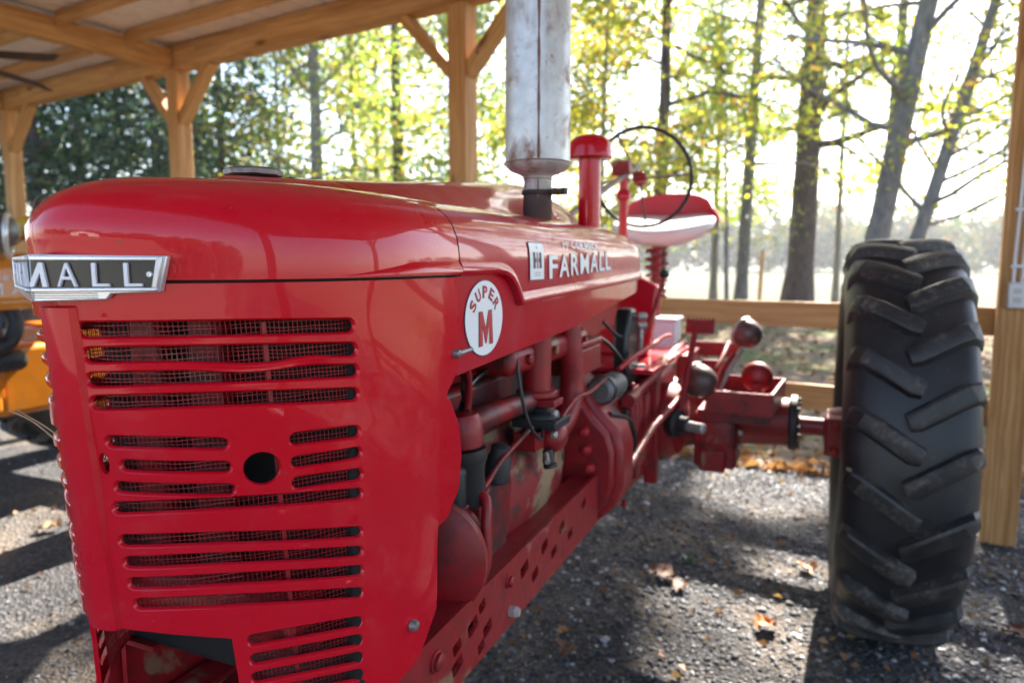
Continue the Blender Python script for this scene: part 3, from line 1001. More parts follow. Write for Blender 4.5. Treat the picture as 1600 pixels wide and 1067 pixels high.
# woodland across the drive, behind the photographer
n = 26000
cx = np.linspace(-60, 55, 60) + r.normal(0, 1.0, 60); ch = r.uniform(6, 11, 60); cy = r.uniform(-48, -40, 60); cr = r.uniform(2.2, 3.6, 60)
i = r.integers(0, 60, n)
u = r.normal(size=(n, 3)); u /= np.linalg.norm(u, axis=1)[:, None]; u *= r.uniform(.35, 1, (n, 1)) ** .5
C_ = np.stack([cx[i] + u[:, 0] * cr[i], cy[i] + u[:, 1] * cr[i], np.maximum(ch[i] * .5 + u[:, 2] * ch[i] * .5, .2)], 1)
tag(quads_mesh('woodland', leaf_cards(C_, r.uniform(.5, 1.0, n), r, .1, .2, .8), 'leaf_far'), 'woodland across the drive, mirrored dimly in the red paint', 'woodland', kind='stuff')
# wooden stake in the field
mb = MB(); mb.prism([(-.06, -.055), (.05, -.06), (.06, .05), (-.05, .06)], lambda x, y: (-1.54 + x, 21.9 + y, -.05), lambda x, y: (-1.50 + x * .9, 21.9 + y * .9, 1.75))
tag(mb.build('fence_stake', 'pine_timber', None, None, .01), 'weathered wooden stake between the slender trunk and the dark pine trunk', 'stake')
# ================================================================== red tractor
XC = -.757
TR = empty('red_tractor', (XC, 1.8, 0))
tag(TR, 'red row-crop tractor with slotted grille, silver muffler and round white side badge', 'tractor')

PL = [(0, .503), (.05, .515), (.10, .543), (.15, .585), (.195, .64), (.23, .705), (.25, .79), (.257, .88), (.257, .98)]
def catm(P, n=24):
    Q = [Vector((-P[1][0], P[1][1]))] + [Vector(p) for p in P]
    Q.append(2 * Q[-1] - Q[-2]); out = []
    for i in range(1, len(Q) - 2):
        for k in range(n):
            t = k / n; a, b, c, d = Q[i - 1:i + 3]
            out.append(.5 * ((2 * b) + (c - a) * t + (2 * a - 5 * b + 4 * c - d) * t * t + (3 * b - a - 3 * c + d) * t ** 3))
    out.append(Q[-2]); return np.array([tuple(v) for v in out])
CV = catm(PL)
AL = np.concatenate([[0], np.cumsum(np.linalg.norm(np.diff(CV, axis=0), axis=1))])
def plan(s, off=0.0):
    a = abs(s)
    x = float(np.interp(a, AL, CV[:, 0])); y = float(np.interp(a, AL, CV[:, 1]))
    if off:
        e = .004
        x0, y0 = np.interp(max(a - e, 0), AL, CV[:, 0]), np.interp(max(a - e, 0), AL, CV[:, 1])
        x1, y1 = np.interp(a + e, AL, CV[:, 0]), np.interp(a + e, AL, CV[:, 1])
        tx, ty = x1 - x0, y1 - y0; L = math.hypot(tx, ty)
        x += ty / L * off; y -= tx / L * off
    return (math.copysign(x, s) if a > 1e-9 else 0.0), y
def shell(s, z, d=0.0):
    # hammered, slightly dented sheet metal
    w = .0016 * math.sin(s * 31 + z * 17) * math.sin(z * 23 + 1.3)
    if s > 0:
        e = math.exp(-((s - .20) / .05) ** 2 - ((z - 1.333) / .012) ** 2)
        z -= .0075 * e; d += .009 * e
        e2 = math.exp(-((s - .27) / .02) ** 2 - ((z - 1.335) / .01) ** 2)
        d -= .004 * e2; z += .004 * e2
    x, y = plan(s, -d + w)
    return Vector((XC + x, y + .08 * (1.42 - z), z))

# ---- grille with real slots
slots = [((.0311, 1.3758), (.1686, 1.3756), (.322, 1.3712), .0086), ((.034, 1.3479), (.1704, 1.3478), (.3235, 1.3414), .0086),
 ((.0335, 1.3203), (.1701, 1.3214), (.3245, 1.3144), .0080), ((.0352, 1.2945), (.1704, 1.2943), (.323, 1.2842), .0080),
 ((.0463, 1.2505), (.1047, 1.2476), (.1615, 1.2419), .0066), ((.2444, 1.2385), (.2805, 1.2383), (.3206, 1.2361), .0076),
 ((.0587, 1.2227), (.111, 1.2187), (.1622, 1.2141), .0066), ((.2432, 1.2098), (.2799, 1.2092), (.3206, 1.2083), .0072),
 ((.0478, 1.1967), (.1062, 1.1923), (.1637, 1.1867), .0066), ((.2426, 1.1835), (.2793, 1.1821), (.3196, 1.1794), .0076),
 ((.0427, 1.1715), (.1722, 1.1696), (.3184, 1.1537), .0070), ((.0451, 1.1325), (.1719, 1.1258), (.3139, 1.1024), .0070),
 ((.0472, 1.1060), (.1722, 1.0998), (.3118, 1.0762), .0071), ((.0487, 1.0795), (.1719, 1.0735), (.3097, 1.0500), .0071),
 ((.0518, 1.0531), (.1725, 1.0462), (.3070, 1.0192), .0071), ((.1734, .9926), (.2338, .9893), (.3019, .9787), .0074),
 ((.1737, .9666), (.2331, .9638), (.2997, .9535), .0074), ((.1728, .9416), (.2319, .9392), (.2979, .9291), .0074),
 ((.1722, .9165), (.2310, .9145), (.2960, .9050), .0074), ((.1716, .8915), (.2300, .8898), (.2940, .8810), .0074)]
holes = []
for a, m, b, r in slots:
    path = []
    for k in range(15):
        t = k / 14
        p = Vector(a) * (2 * (t - .5) * (t - 1)) + Vector(m) * (4 * t * (1 - t)) + Vector(b) * (2 * t * (t - .5))
        path.append(tuple(p))
    holes.append((capsule(path, r + .0045), capsule(path, r + .0022), capsule(path, r - .0006)))
holes.append((None, ellipse(.2025, 1.2078, .0218, .0205), ellipse(.2025, 1.2078, .0205, .0193)))
holes.append((None, ellipse(.0333, 1.2245, .0062, .013, 18), ellipse(.0333, 1.2245, .0054, .0122, 18)))
outer = [(.0005, 1.024), (.06, 1.018), (.10, 1.0105), (.1484, 1.0), (.1505, .945), (.1505, .86), (.35, .86), (.4099, .8804), (.4482, .9275), (.4539, .9351),
         (.4744, 1.0805), (.4829, 1.1318), (.488, 1.19), (.4968, 1.2191), (.506, 1.24), (.5191, 1.2569), (.540, 1.271), (.5562, 1.2826), (.5661, 1.3805), (.5691, 1.4258), (.0005, 1.4258)]
V, F = holed_plate(outer, holes, .0125, shell, .006)
mb = MB(); mb.add(V, F)
mb.add([shell_m for shell_m in [Vector((2 * XC - p.x, p.y, p.z)) for p in V]], [tuple(reversed(f)) for f in F])
grille = mb.build('grille', 'red_paint', TR, 55, fixn=False)
# bright edge strip down the middle of the nose
mb = MB()
R = []
for k in range(14):
    z = 1.021 + (1.400 - 1.021) * k / 13
    ring = []
    for s, o in ((-.0265, -.002), (-.022, .006), (-.008, .009), (.008, .009), (.022, .006), (.0265, -.002)):
        x, y = plan(s, o)
        ring.append(Vector((XC + x, y + .08 * (1.42 - z), z)))
    R.append(ring)
mb.rings(R, False, False)
mb.build('grille_rib', 'red_paint', grille, 30)
# wire screen
mb = MB()
def wire(pts, r=.00055):
    n = len(pts); R = []
    for i in range(n):
        T = (pts[min(i + 1, n - 1)] - pts[max(i - 1, 0)]).normalized()
        A = T.orthogonal().normalized() * r; B = T.cross(A)
        R.append([pts[i] + A, pts[i] + B, pts[i] - A, pts[i] - B])
    mb.rings(R, True, False)
rg = random.Random(3)
z = .875
while z < 1.40:
    s0 = .02 if z > 1.02 else .155
    if abs(z - 1.2078) < .0215:
        spans = ((s0, .178), (.227, .335))
    else:
        spans = ((s0, .335),)
    ph = rg.random() * 6
    for sa_, sb_ in spans:
        wire([Vector((XC + plan(s, -.016)[0], plan(s, -.016)[1] + .08 * (1.42 - z), z + .0011 * math.sin(s * 34 + ph) + .0005 * math.sin(s * 95))) for s in np.linspace(sa_, sb_, 18)])
    z += .0053
s = .022
while s < .335:
    z0 = 1.035 if s < .155 else .872
    for za_, zb_ in (((z0, 1.185), (1.231, 1.398)) if .179 < s < .226 else ((z0, 1.398),)):
        wire([Vector((XC + plan(s + .0009 * math.sin(zz * 40 + s * 50), -.0165)[0], plan(s, -.0165)[1] + .08 * (1.42 - zz), zz)) for zz in np.linspace(za_, zb_, 18)])
    s += .0056
for s in (.222,):
    for zz in (.90, 1.08, 1.26):
        p = [Vector((XC + plan(s + ds, -.0145)[0], plan(s + ds, -.0145)[1] + .08 * (1.42 - q), q)) for q in (zz - .06, zz + .12) for ds in (-.0028, .0028)]
        mb.add(p, [(0, 1, 3, 2)])
scr = mb.build('grille_screen', 'cast_clean', grille, 30, fixn=False)
tag(scr, kind='stuff')
scr2 = scr.copy(); COL.objects.link(scr2); scr2.scale = (-1, 1, 1)
# radiator behind it
mb = MB(); mb.bx(XC - .225, XC + .225, .725, .80, .86, 1.415)
rad_o = mb.build('radiator', 'shade_black', TR, None, .01)
mb = MB()
for x0, x1 in ((-.02, .035), (-.13, -.075)):
    mb.bx(XC + x0, XC + x1, .690, .720, .95, 1.41)
split_build(mb, 'radiator_strut', 'cast_greasy', rad_o, smooth=None, bevel=.008)
mb = MB(); mb.cyl((XC - .17, .70, .985), (XC + .17, .70, .985), .045, None, 20)
mb.build('radiator_tank', 'cast_red', rad_o, 40)
mb = MB(); mb.tube([(XC - .04, .76, .97), (XC - .03, .74, .93), (XC - .02, .78, .86), (XC + .0, .90, .82)], .020, 12)
mb.build('radiator_hose', 'grease_black', rad_o, 40)
# fan shroud side
mb = MB()
for sgn in (1, -1):
    prof = [(.86, 1.262), (.905, 1.262), (.945, 1.235), (.972, 1.19), (.978, 1.14), (.968, 1.09), (.93, 1.055), (.86, 1.045)]
    mb.prism(prof, lambda y, z: (XC + sgn * .240, y, z), lambda y, z: (XC + sgn * .2475, y, z))
split_build(mb, 'fan_shroud', 'red_paint', TR, smooth=30, bevel=.002)
mb = MB()
for (s, z, r) in ((.3963, .9348, .0085), (.5465, 1.3108, .0078)):
    x, y = plan(s)
    mb.lathe([(r * .5, -.004), (r, 0), (r, .004), (r * .75, .009), (.001, .011)], (XC + x, y + .08 * (1.42 - z), z), (1, -.06, 0), 14)
mb.cyl((XC + .262, .945, 1.3105), (XC + .262, .985, 1.312), .004, None, 8)
split_build(mb, 'shell_bolt', 'old_steel', TR, smooth=40)

# ---- hood front cap
PROF = [(1, 1.4295), (1, 1.442), (.9985, 1.455), (.993, 1.472), (.978, 1.489), (.95, 1.505), (.905, 1.5195), (.845, 1.531), (.77, 1.540), (.69, 1.546), (.61, 1.5495), (.55, 1.5500), (.49, 1.5478), (.44, 1.5450), (.39, 1.5445), (.32, 1.546), (.25, 1.550), (.16, 1.5545), (.08, 1.556), (0, 1.5565)]
pk = [p[0] for p in PROF][::-1]; pz = [p[1] for p in PROF][::-1]
def crown(y): return float(np.interp(y, [.55, .80, .95, 1.2, 1.6, 1.8, 2.05, 2.24, 2.33], [0, .015, .026, .048, .086, .100, .078, .048, .02]))
def cbump(k): return 0 if k > .44 else (.5 + .5 * math.cos(math.pi * k / .44)) ** .55
def side_lx(z):  # hood half width at height z
    zz = [p[1] for p in PROF[:12]]; kk = [p[0] for p in PROF[:12]]
    return .257 * float(np.interp(z, zz, kk))
YR = .955; A0 = .34
ss = list(np.linspace(0, .575, 44))
R = []
for k, z in PROF:
    row = []
    for s in [-q for q in ss[:0:-1]] + ss:
        x, y = plan(s)
        y = min(y, YR)
        if abs(s) >= .574: y = YR
        q = A0 + (1 - A0) * (k if k < 1 else 1)
        yy = YR - (YR - y) * q - (.013 * max(0, 1 - abs(s) / .33) * min(1, max(0, (z - 1.4575) / .03)))
        zz = z + crown(yy) * cbump(k)
        drop = .010 * max(0, 1 - (yy - .49) / .22) * (1 - k) * 0
        row.append(Vector((XC + k * x, yy, zz - drop)))
    R.append(row)
mb = MB(); mb.rings(R, False, False)
hood = mb.build('hood_cap', 'red_paint', TR, 60, fixn=True, solid=.0)
# lip below the cap seam
mb = MB(); R = []
for s in np.linspace(-.569, .569, 70):
    x0, y0 = plan(s, -.006); x1, y1 = plan(s, -.014)
    R.append([Vector((XC + x0, y0, 1.4288)), Vector((XC + x0, y0, 1.4265)), Vector((XC + x1, y1, 1.4262)), Vector((XC + x1, y1, 1.4290))])
mb.rings(R, True, True)
mb.build('seam_gasket', 'shade_black', hood, None)
# moulding bead that grows out of the cap side
mb = MB()
for sg in (1, -1):
    R = []
    for y in np.linspace(.70, .952, 16):
        a = np.interp(y, CV[:, 1], CV[:, 0]); g = min(1, (y - .70) / .13)
        h = .013 * g; o = .008 * g
        R.append([Vector((XC + sg * (a - .003), y, 1.4305)), Vector((XC + sg * (a + o), y, 1.4312)), Vector((XC + sg * (a + o * 1.1), y, 1.4312 + h * .5)), Vector((XC + sg * (a + o * .5), y, 1.4312 + h)), Vector((XC + sg * (a - .003), y, 1.4312 + h * 1.6))])
    mb.rings(R, True, True)
split_build(mb, 'hood_bead', 'red_paint', hood, smooth=60)
# radiator cap
mb = MB(); c0 = (XC - .03, .84, 1.550)
mb.lathe([(.030, 0), (.030, .024), (.034, .026)], c0, (0, 0, 1), 22)
capn = mb.build('radiator_neck', 'black_paint', TR, 40)
mb = MB(); prof = []
R = []
for h, rr in ((.026, .036), (.028, .0405), (.0345, .041), (.0375, .036), (.038, .001)):
    R.append([Vector((c0[0] + (rr + (.0018 * math.cos(8 * a) if rr > .038 else 0)) * math.cos(a), c0[1] + (rr + (.0018 * math.cos(8 * a) if rr > .038 else 0)) * math.sin(a), c0[2] + h)) for a in [2 * math.pi * j / 48 for j in range(48)]])
mb.rings(R); mb.build('radiator_cap', 'old_steel', capn, 50)
mb = MB(); mb.bx(c0[0] + .035, c0[0] + .052, c0[1] + .02, c0[1] + .04, 1.562, 1.576)
mb.build('cap_catch', 'black_paint', capn, None, .002)

# ---- hood over the fuel tank
def zb(y):
    return float(np.interp(y, [.957, 1.10, 1.13, 1.155, 1.175, 1.19, 1.203, 2.29, 2.34], [1.4325, 1.4325, 1.429, 1.420, 1.405, 1.389, 1.3715, 1.4015, 1.4025]))
def wsc(y):
    return 1.0 if y < 2.10 else max(.0, 1 - max(0, (y - 2.10) / .235) ** 2.6) ** .42
ys = list(np.linspace(.959, 1.09, 6)) + list(np.linspace(1.105, 1.21, 16)) + list(np.linspace(1.24, 2.08, 26)) + list(np.linspace(2.11, 2.334, 22))
R = []
for y in ys:
    w = wsc(y); half = []
    fall = .07 * max(0, (y - 1.95) / .385) ** 2.2
    b = zb(y)
    rows = [(1, b), (1, b + (1.442 - b) * .5)] + PROF[1:]
    for k, z in rows:
        zz = max(z, b) - fall * max(0, (z - 1.43) / .12) + crown(y) * cbump(k)
        half.append((k * .257 * w, zz))
    R.append([Vector((XC - x, y, z)) for x, z in half[:-1]] + [Vector((XC + x, y, z)) for x, z in half[::-1]])
mb = MB(); mb.rings(R, False, False)
mb.add(R[-1], [tuple(range(len(R[-1])))])
tank = mb.build('hood_tank', 'red_tank', TR, 60)
# lower side panels
def zlow(y): return float(np.interp(y, [.957, 1.526, 2.154, 2.30], [1.272, 1.298, 1.356, 1.391]))
mb = MB()
for sg in (1, -1):
    R = []
    for y in list(np.linspace(.962, 2.08, 40)) + list(np.linspace(2.11, 2.325, 16)):
        w = wsc(y)
        lx = .2475 * w; z1 = zb(y) + .014; z0 = zlow(y)
        R.append([Vector((XC + sg * lx, y, z1 + (z0 - z1) * t)) if t <= 1 else Vector((XC + sg * (lx - .022 * w), y, z0 - .004)) for t in (0, .33, .66, .93, 1, 2)])
    mb.rings(R, False, False)
pan = split_build(mb, 'hood_side_panel', 'red_tank', tank, smooth=50)[0]
# moulding along the step
mb = MB()
path = [(y, zb(y)) for y in list(np.linspace(.96, 1.09, 8)) + list(np.linspace(1.10, 1.203, 16))]
path2 = [(y, zb(y)) for y in np.linspace(1.203, 2.325, 60)]
for sg in (1, -1):
    for pth, th in ((path, .016), (path2, .021)):
        R = []
        for i, (y, z) in enumerate(pth):
            a = Vector(pth[max(i - 1, 0)]); b = Vector(pth[min(i + 1, len(pth) - 1)])
            t = (b - a).normalized(); nn = Vector((-t.y, t.x))
            w = wsc(y); lx = .257 * w
            ring = []
            for o, h in ((-.008, -.003), (.0035, -.003), (.0055, .001), (.0055, .004), (.0030, th * .75), (.0008, th), (-.008, th)):
                ring.append(Vector((XC + sg * (lx + o), y + nn.x * h, z + nn.y * h)))
            R.append(ring)
        mb.rings(R, True, True)
split_build(mb, 'hood_moulding', 'red_tank', tank, smooth=50)
# dark joint line between the two hood pieces
mb = MB()
rr = [[Vector((XC + sg * (k * .257 - .004), y, z + crown(y) * cbump(k) - .003)) for k, z in PROF] for y in (.95, .965) for sg in (1,)]
for sg in (1, -1):
    rr = [[Vector((XC + sg * max(0, k * .257 - .004), y, z + crown(y) * cbump(k) - .003)) for k, z in PROF] for y in (.948, .968)]
    mb.rings(rr, False, False)
    mb.bx(XC + sg * .245 - .002, XC + sg * .245 + .002, .94, .975, 1.285, 1.43)
mb.build('hood_joint', 'shade_black', hood, None)

# ---- writing on the hood side
def on_side(a, z, d=0): return Vector((XC + side_lx(z) + .0016 + d, a, z))
def side_text(s, y0, y1, z0, z1, mat, name, d, slope=0.0, offset=0.0, parent=None):
    v, f = fit_text(s, y1 - y0, z1 - z0, offset)
    mb = MB(); mb.add([on_side(y0 + a, z0 + b + slope * a, d) for a, b in v], f)
    return mb.build(name, mat, parent or tank, None, fixn=False)
L7 = 'FARMALL'; yy0 = 1.344
wid = {'F': .050, 'A': .064, 'R': .055, 'M': .066, 'L': .046}
gap = (.462 - sum(wid[c] for c in L7)) / 6
for c in L7:
    base = 1.4145 + (yy0 - 1.344) * .030
    side_text(c, yy0 - .0010, yy0 + wid[c] + .0010, base - .0010, base + .0475 + .0008, 'decal_dark', 'letter_outline', .0002, offset=.025)
    side_text(c, yy0, yy0 + wid[c], base, base + .0475, 'decal_white', 'decal_letter', .0007, offset=.022)
    yy0 += wid[c] + gap
side_text('M', 1.438, 1.466, 1.4765, 1.4915, 'decal_white', 'decal_letter', .0006)
side_text('C', 1.470, 1.482, 1.4820, 1.4915, 'decal_white', 'decal_letter', .0006)
yy0 = 1.494
for c in 'CORMICK':
    w_ = .010 if c == 'I' else (.030 if c == 'M' else .025)
    side_text(c, yy0, yy0 + w_, 1.4775, 1.4935, 'decal_white', 'decal_letter', .0006, offset=.022)
    yy0 += w_ + .008
# white plate with the letter emblem
def plate(pts, mat, name, d, parent=None):
    mb = MB(); mb.add([on_side(a, z, d) for a, z in pts], [tuple(range(len(pts)))])
    return mb.build(name, mat, parent or tank, None, fixn=False)
def rrect(y0, y1, z0, z1, r, n=4):
    out = []
    for cx, cy, a in ((y1 - r, z0 + r, -90), (y1 - r, z1 - r, 0), (y0 + r, z1 - r, 90), (y0 + r, z0 + r, 180)):
        out += [(cx + r * math.cos(rad(a + 90 * k / n)), cy + r * math.sin(rad(a + 90 * k / n))) for k in range(n + 1)]
    return out
def strip(y0, y1, z0, z1, mat, name, d):
    mb = MB(); zs = np.linspace(z0, z1, 8)
    mb.rings([[on_side(y0, z, d), on_side(y1, z, d)] for z in zs], False, False)
    return mb.build(name, mat, tank, None)
mb = MB(); n_ = 10
for i, z in enumerate(np.linspace(1.4135, 1.4855, n_)): pass
strip(1.2375, 1.3145, 1.4125, 1.4865, 'decal_dark', 'emblem_edge', .0002)
strip(1.2395, 1.3125, 1.4145, 1.4845, 'decal_white', 'emblem_plate', .0008)
for a, b in ((1.2545, 1.266), (1.287, 1.2985)):
    strip(a, b, 1.436, 1.467, 'decal_dark', 'emblem_bar', .0014)
strip(1.266, 1.2705, 1.4475, 1.4555, 'decal_dark', 'emblem_bar', .0014)
strip(1.2825, 1.287, 1.4475, 1.4555, 'decal_dark', 'emblem_bar', .0014)
strip(1.2735, 1.2795, 1.436, 1.467, 'decal_red', 'emblem_bar', .0014)
strip(1.2755, 1.2785, 1.4735, 1.4790, 'decal_red', 'emblem_bar', .0014)
for z0 in (1.4215, 1.4265):
    strip(1.262, 1.292, z0, z0 + .0022, 'plastic_grey', 'emblem_line', .0014)
# round badge
LXP = XC + .2475
def heavy_m(w, h):
    p = [(0, 0), (.27, 0), (.255, .60), (.45, .06), (.55, .06), (.745, .60), (.73, 0), (1, 0), (.955, 1), (.70, 1), (.5, .50), (.30, 1), (.045, 1)]
    q = [(a * w, b * h) for a, b in p]
    return q, [(0, 1, 2, 12), (2, 11, 12), (2, 3, 10, 11), (3, 4, 10), (4, 5, 9, 10), (5, 8, 9), (5, 6, 7, 8)]
def disc(ry, rz, d, mat, name, parent):
    pts = ellipse(1.0605, 1.3555, ry, rz, 48)
    mb = MB(); mb.prism(pts, lambda a, b: (LXP + d, a, b), lambda a, b: (LXP + d + .0012, a, b))
    return mb.build(name, mat, parent, 30)
bd = disc(.0735, .0640, .0004, 'decal_dark', 'round_badge', tank)
disc(.0718, .0624, .0010, 'decal_white', 'badge_face', bd)
def badge_text(c, cy, cz, w, h, ang, mat, d, name):
    v, f = fit_text(c, w, h, .03) if c != 'M' else heavy_m(w, h)
    ca, sa = math.cos(ang), math.sin(ang)
    mb = MB(); mb.add([(LXP + .0022 + d, cy + 1.15 * ((a - w / 2) * ca - (b - h / 2) * sa), cz + (a - w / 2) * sa + (b - h / 2) * ca) for a, b in v], f)
    mb.build(name, mat, bd, None, fixn=False)
for i, c in enumerate('SUPER'):
    an = rad(58 - 29 * i)
    cy = 1.0605 - 1.15 * .0455 * math.sin(an); cz = 1.3535 + .0455 * math.cos(an)
    badge_text(c, cy, cz, .0165, .0205, an, 'decal_dark', .0002, 'letter_outline')
    badge_text(c, cy, cz, .0148, .0188, an, 'decal_red', .0008, 'badge_letter')
badge_text('M', 1.0630, 1.3385, .0500, .0585, 0.03, 'decal_dark', .0002, 'letter_outline')
badge_text('M', 1.0630, 1.3385, .0470, .0560, 0.03, 'decal_red', .0008, 'badge_letter')

# ---- name badge folded over the nose
def wing(a, z, d=0.0, sg=1):
    # a: distance from the fold along the wing
    t = min(a / .140, 1)
    x = a * .895; y = .4840 + a * .43 + .25 * a * a
    return Vector((XC + sg * (x + d * .43), y - d * .90, z))
NB = MB()
prof = [(0, 1.4075), (.074, 1.4095), (.079, 1.4155), (.1285, 1.4175), (.1372, 1.4555), (0, 1.4570)]
for sg in (1, -1):
    NB.prism(prof, lambda a, z: wing(a, z, -.006, sg), lambda a, z: wing(a, z, .004, sg))
badge = NB.build('name_badge', 'bright_metal', TR, 30, .0012)
mb = MB()
for sg in (1, -1):
    mb.prism([(.0, 1.4215), (.124, 1.4215), (.1295, 1.4505), (0, 1.4505)], lambda a, z: wing(a, z, .0038, sg), lambda a, z: wing(a, z, .0048, sg))
split_build(mb, 'badge_plate', 'badge_black', badge, smooth=None)
mb = MB()
for sg in (1, -1):   # raised frame
    for pts in ([(0, 1.4505), (.1290, 1.4505), (.1298, 1.4545), (0, 1.4555)], [(.1215, 1.4215), (.1278, 1.4215), (.1338, 1.4545), (.1280, 1.4545)], [(0, 1.4175), (.1268, 1.4185), (.1278, 1.4222), (0, 1.4220)]):
        mb.prism(pts, lambda a, z: wing(a, z, .0036, sg), lambda a, z: wing(a, z, .0088, sg))
split_build(mb, 'badge_frame', 'bright_metal', badge, smooth=None, bevel=.0012)
mb = MB()
for sg in (1, -1):
    for z in (1.4112, 1.4136, 1.4160):
        mb.prism([(0, z - .0005), (.066, z - .0003), (.066, z + .0005), (0, z + .0005)], lambda a, q: wing(a, q, .0037, sg), lambda a, q: wing(a, q, .0044, sg))
split_build(mb, 'badge_stripe', 'badge_black', badge, smooth=None)
for c, a0, w in (('A', .0270, .0205), ('L', .0625, .0175), ('L', .0945, .0180)):
    mb = MB()
    solid_text(mb, c, w, .0250, lambda a, b, d: wing(a0 + a, 1.4232 + b, d), .0045, .0082)
    mb.build('badge_letter', 'letter_white', badge, 30, .0007, 1)
for c, a0, w in (('F', .122, .0165), ('A', .090, .0215), ('R', .055, .0185)):
    mb = MB()
    solid_text(mb, c, w, .0250, lambda a, b, d: wing(a0 - a, 1.4232 + b, d, -1), .0045, .0082)
    mb.build('badge_letter', 'letter_white', badge, 30, .0007, 1)
mb = MB()
mpoly = [(0, 1.4232), (0, 1.4322), (.0085, 1.4482), (.0125, 1.4482), (.0125, 1.4232), (.0088, 1.4232), (.0088, 1.4402), (.0015, 1.4262)]
mpoly = [(0, 1.4275), (.0095, 1.4485), (.0135, 1.4485), (.0175, 1.4232), (.0125, 1.4232), (.0105, 1.4385), (.0035, 1.4232), (0, 1.4232)]
for sg in (1, -1):
    mb.prism(mpoly, lambda a, z: wing(a, z, .0045, sg), lambda a, z: wing(a, z, .0082, sg))
mb.build('badge_letter', 'letter_white', badge, 30)
mb = MB()
for sg in (1, -1):
    p = wing(.1195, 1.436, .0045, sg)
    mb.lathe([(.0034, 0), (.0034, .0016), (.0022, .0026), (.0012, .0026), (.0010, .0012)], p, (sg * .43, -.90, 0), 14)
split_build(mb, 'badge_rivet', 'bright_metal', badge, smooth=40)

# ---- muffler and air intake
mx, my = -.62, 1.59
mb = MB(); mb.lathe([(.0345, 0), (.0345, .075), (.033, .08)], (mx, my, 1.535), (0, 0, 1), 28)
mp = mb.build('exhaust_pipe', 'rust_pipe', TR, 40)
mb = MB(); mb.lathe([(.0325, 1.595), (.0335, 1.597), (.0335, 1.646), (.036, 1.650), (.050, 1.655), (.066, 1.662), (.0765, 1.672), (.0790, 1.677), (.0790, 1.680), (.0765, 1.682), (.0765, 2.30), (.073, 2.33), (.03, 2.345)], (mx, my, 0), (0, 0, 1), 56)
mf = mb.build('muffler', 'muffler_silver', TR, 40)
mb = MB(); mb.lathe([(.0775, 1.677), (.0802, 1.6775), (.0802, 1.6800), (.0775, 1.6805)], (mx, my, 0), (0, 0, 1), 48)
mb.lathe([(.0330, 1.641), (.0345, 1.6415), (.0345, 1.6435), (.0330, 1.644)], (mx, my, 0), (0, 0, 1), 40)
vdir = Vector((0 - mx, 0 - my)).normalized()
an = math.atan2(vdir.y, vdir.x) + .02
R = []
for zz in np.linspace(1.682, 2.30, 30):
    w_ = .0035 + .0012 * math.sin(zz * 60)
    R.append([Vector((mx + (.0763 + o) * math.cos(an + t), my + (.0763 + o) * math.sin(an + t), zz)) for t, o in ((-w_ / .0735, -.001), (-w_ / .0735 * .6, .0012), (w_ / .0735 * .6, .0012), (w_ / .0735, -.001))])
mb.rings(R, False, False)
for zz0, zz1 in ((1.598, 1.640),):
    mb.box((mx + .0335 * math.cos(an), my + .0335 * math.sin(an), (zz0 + zz1) / 2), (.002, .003, zz1 - zz0), (0, 0, an))
mb.build('muffler_seam', 'rust_seam', mf, 50)
mb = MB(); mb.lathe([(.0335, 1.606), (.0385, 1.607), (.0385, 1.616), (.0335, 1.617)], (mx, my, 0), (0, 0, 1), 32)
mb.bx(mx + .036, mx + .072, my - .012, my + .012, 1.605, 1.620)
mb.cyl((mx + .06, my - .028, 1.6125), (mx + .06, my + .03, 1.6125), .005, None, 8)
mb.build('muffler_clamp', 'rust_pipe', mf, 40, .0015)
ax_, ay_ = -.62, 2.005
mb = MB(); mb.lathe([(.0325, 1.52), (.0325, 1.745)], (ax_, ay_, 0), (0, 0, 1), 28)
ai = mb.build('air_intake', 'red_paint', TR, 40)
mb = MB(); mb.lathe([(.030, 1.744), (.061, 1.743), (.0645, 1.746), (.0630, 1.772), (.058, 1.790), (.046, 1.803), (.025, 1.810), (.001, 1.811)], (ax_, ay_, 0), (0, 0, 1), 36)
mb.build('intake_cap', 'red_paint', ai, 50)

# ---- steering
mb = MB(); mb.cyl((XC, 2.93, 1.28), (XC, 2.93, 1.80), .021, .019, 16); mb.lathe([(.021, 0), (.03, .01), (.03, .03), (.02, .045)], (XC, 2.93, 1.70), (0, 0, 1), 16)
st = mb.build('steering_post', 'red_paint', TR, 40)
mb = MB(); mb.tube([(XC + .02, 2.10, 1.575), (XC + .01, 2.9, 1.80), (XC + .02, 3.12, 1.862)], .011, 10, sub=1)
mb.build('steering_shaft', 'lamp_brown', st, 40)
mb = MB(); mb.box((XC - .01, 2.93, 1.835), (.075, .06, .06), (.25, 0, 0)); mb.cyl((XC + .03, 2.96, 1.795), (XC + .085, 2.97, 1.80), .024, .018, 14)
mb.build('steering_bracket', 'cast_clean', st, 40, .008)
sc_, tl = Vector((-.728, 3.13, 1.813)), rad(14)
SX = Vector((1, 0, 0)); SZ = Vector((0, math.sin(tl) * -1, math.cos(tl)))
mb = MB(); ring = [sc_ + (SX * math.cos(a) + SZ * math.sin(a)) * .2145 for a in [2 * math.pi * j / 64 for j in range(64)]]
mb.tube(ring, .0085, 10, closed=True)
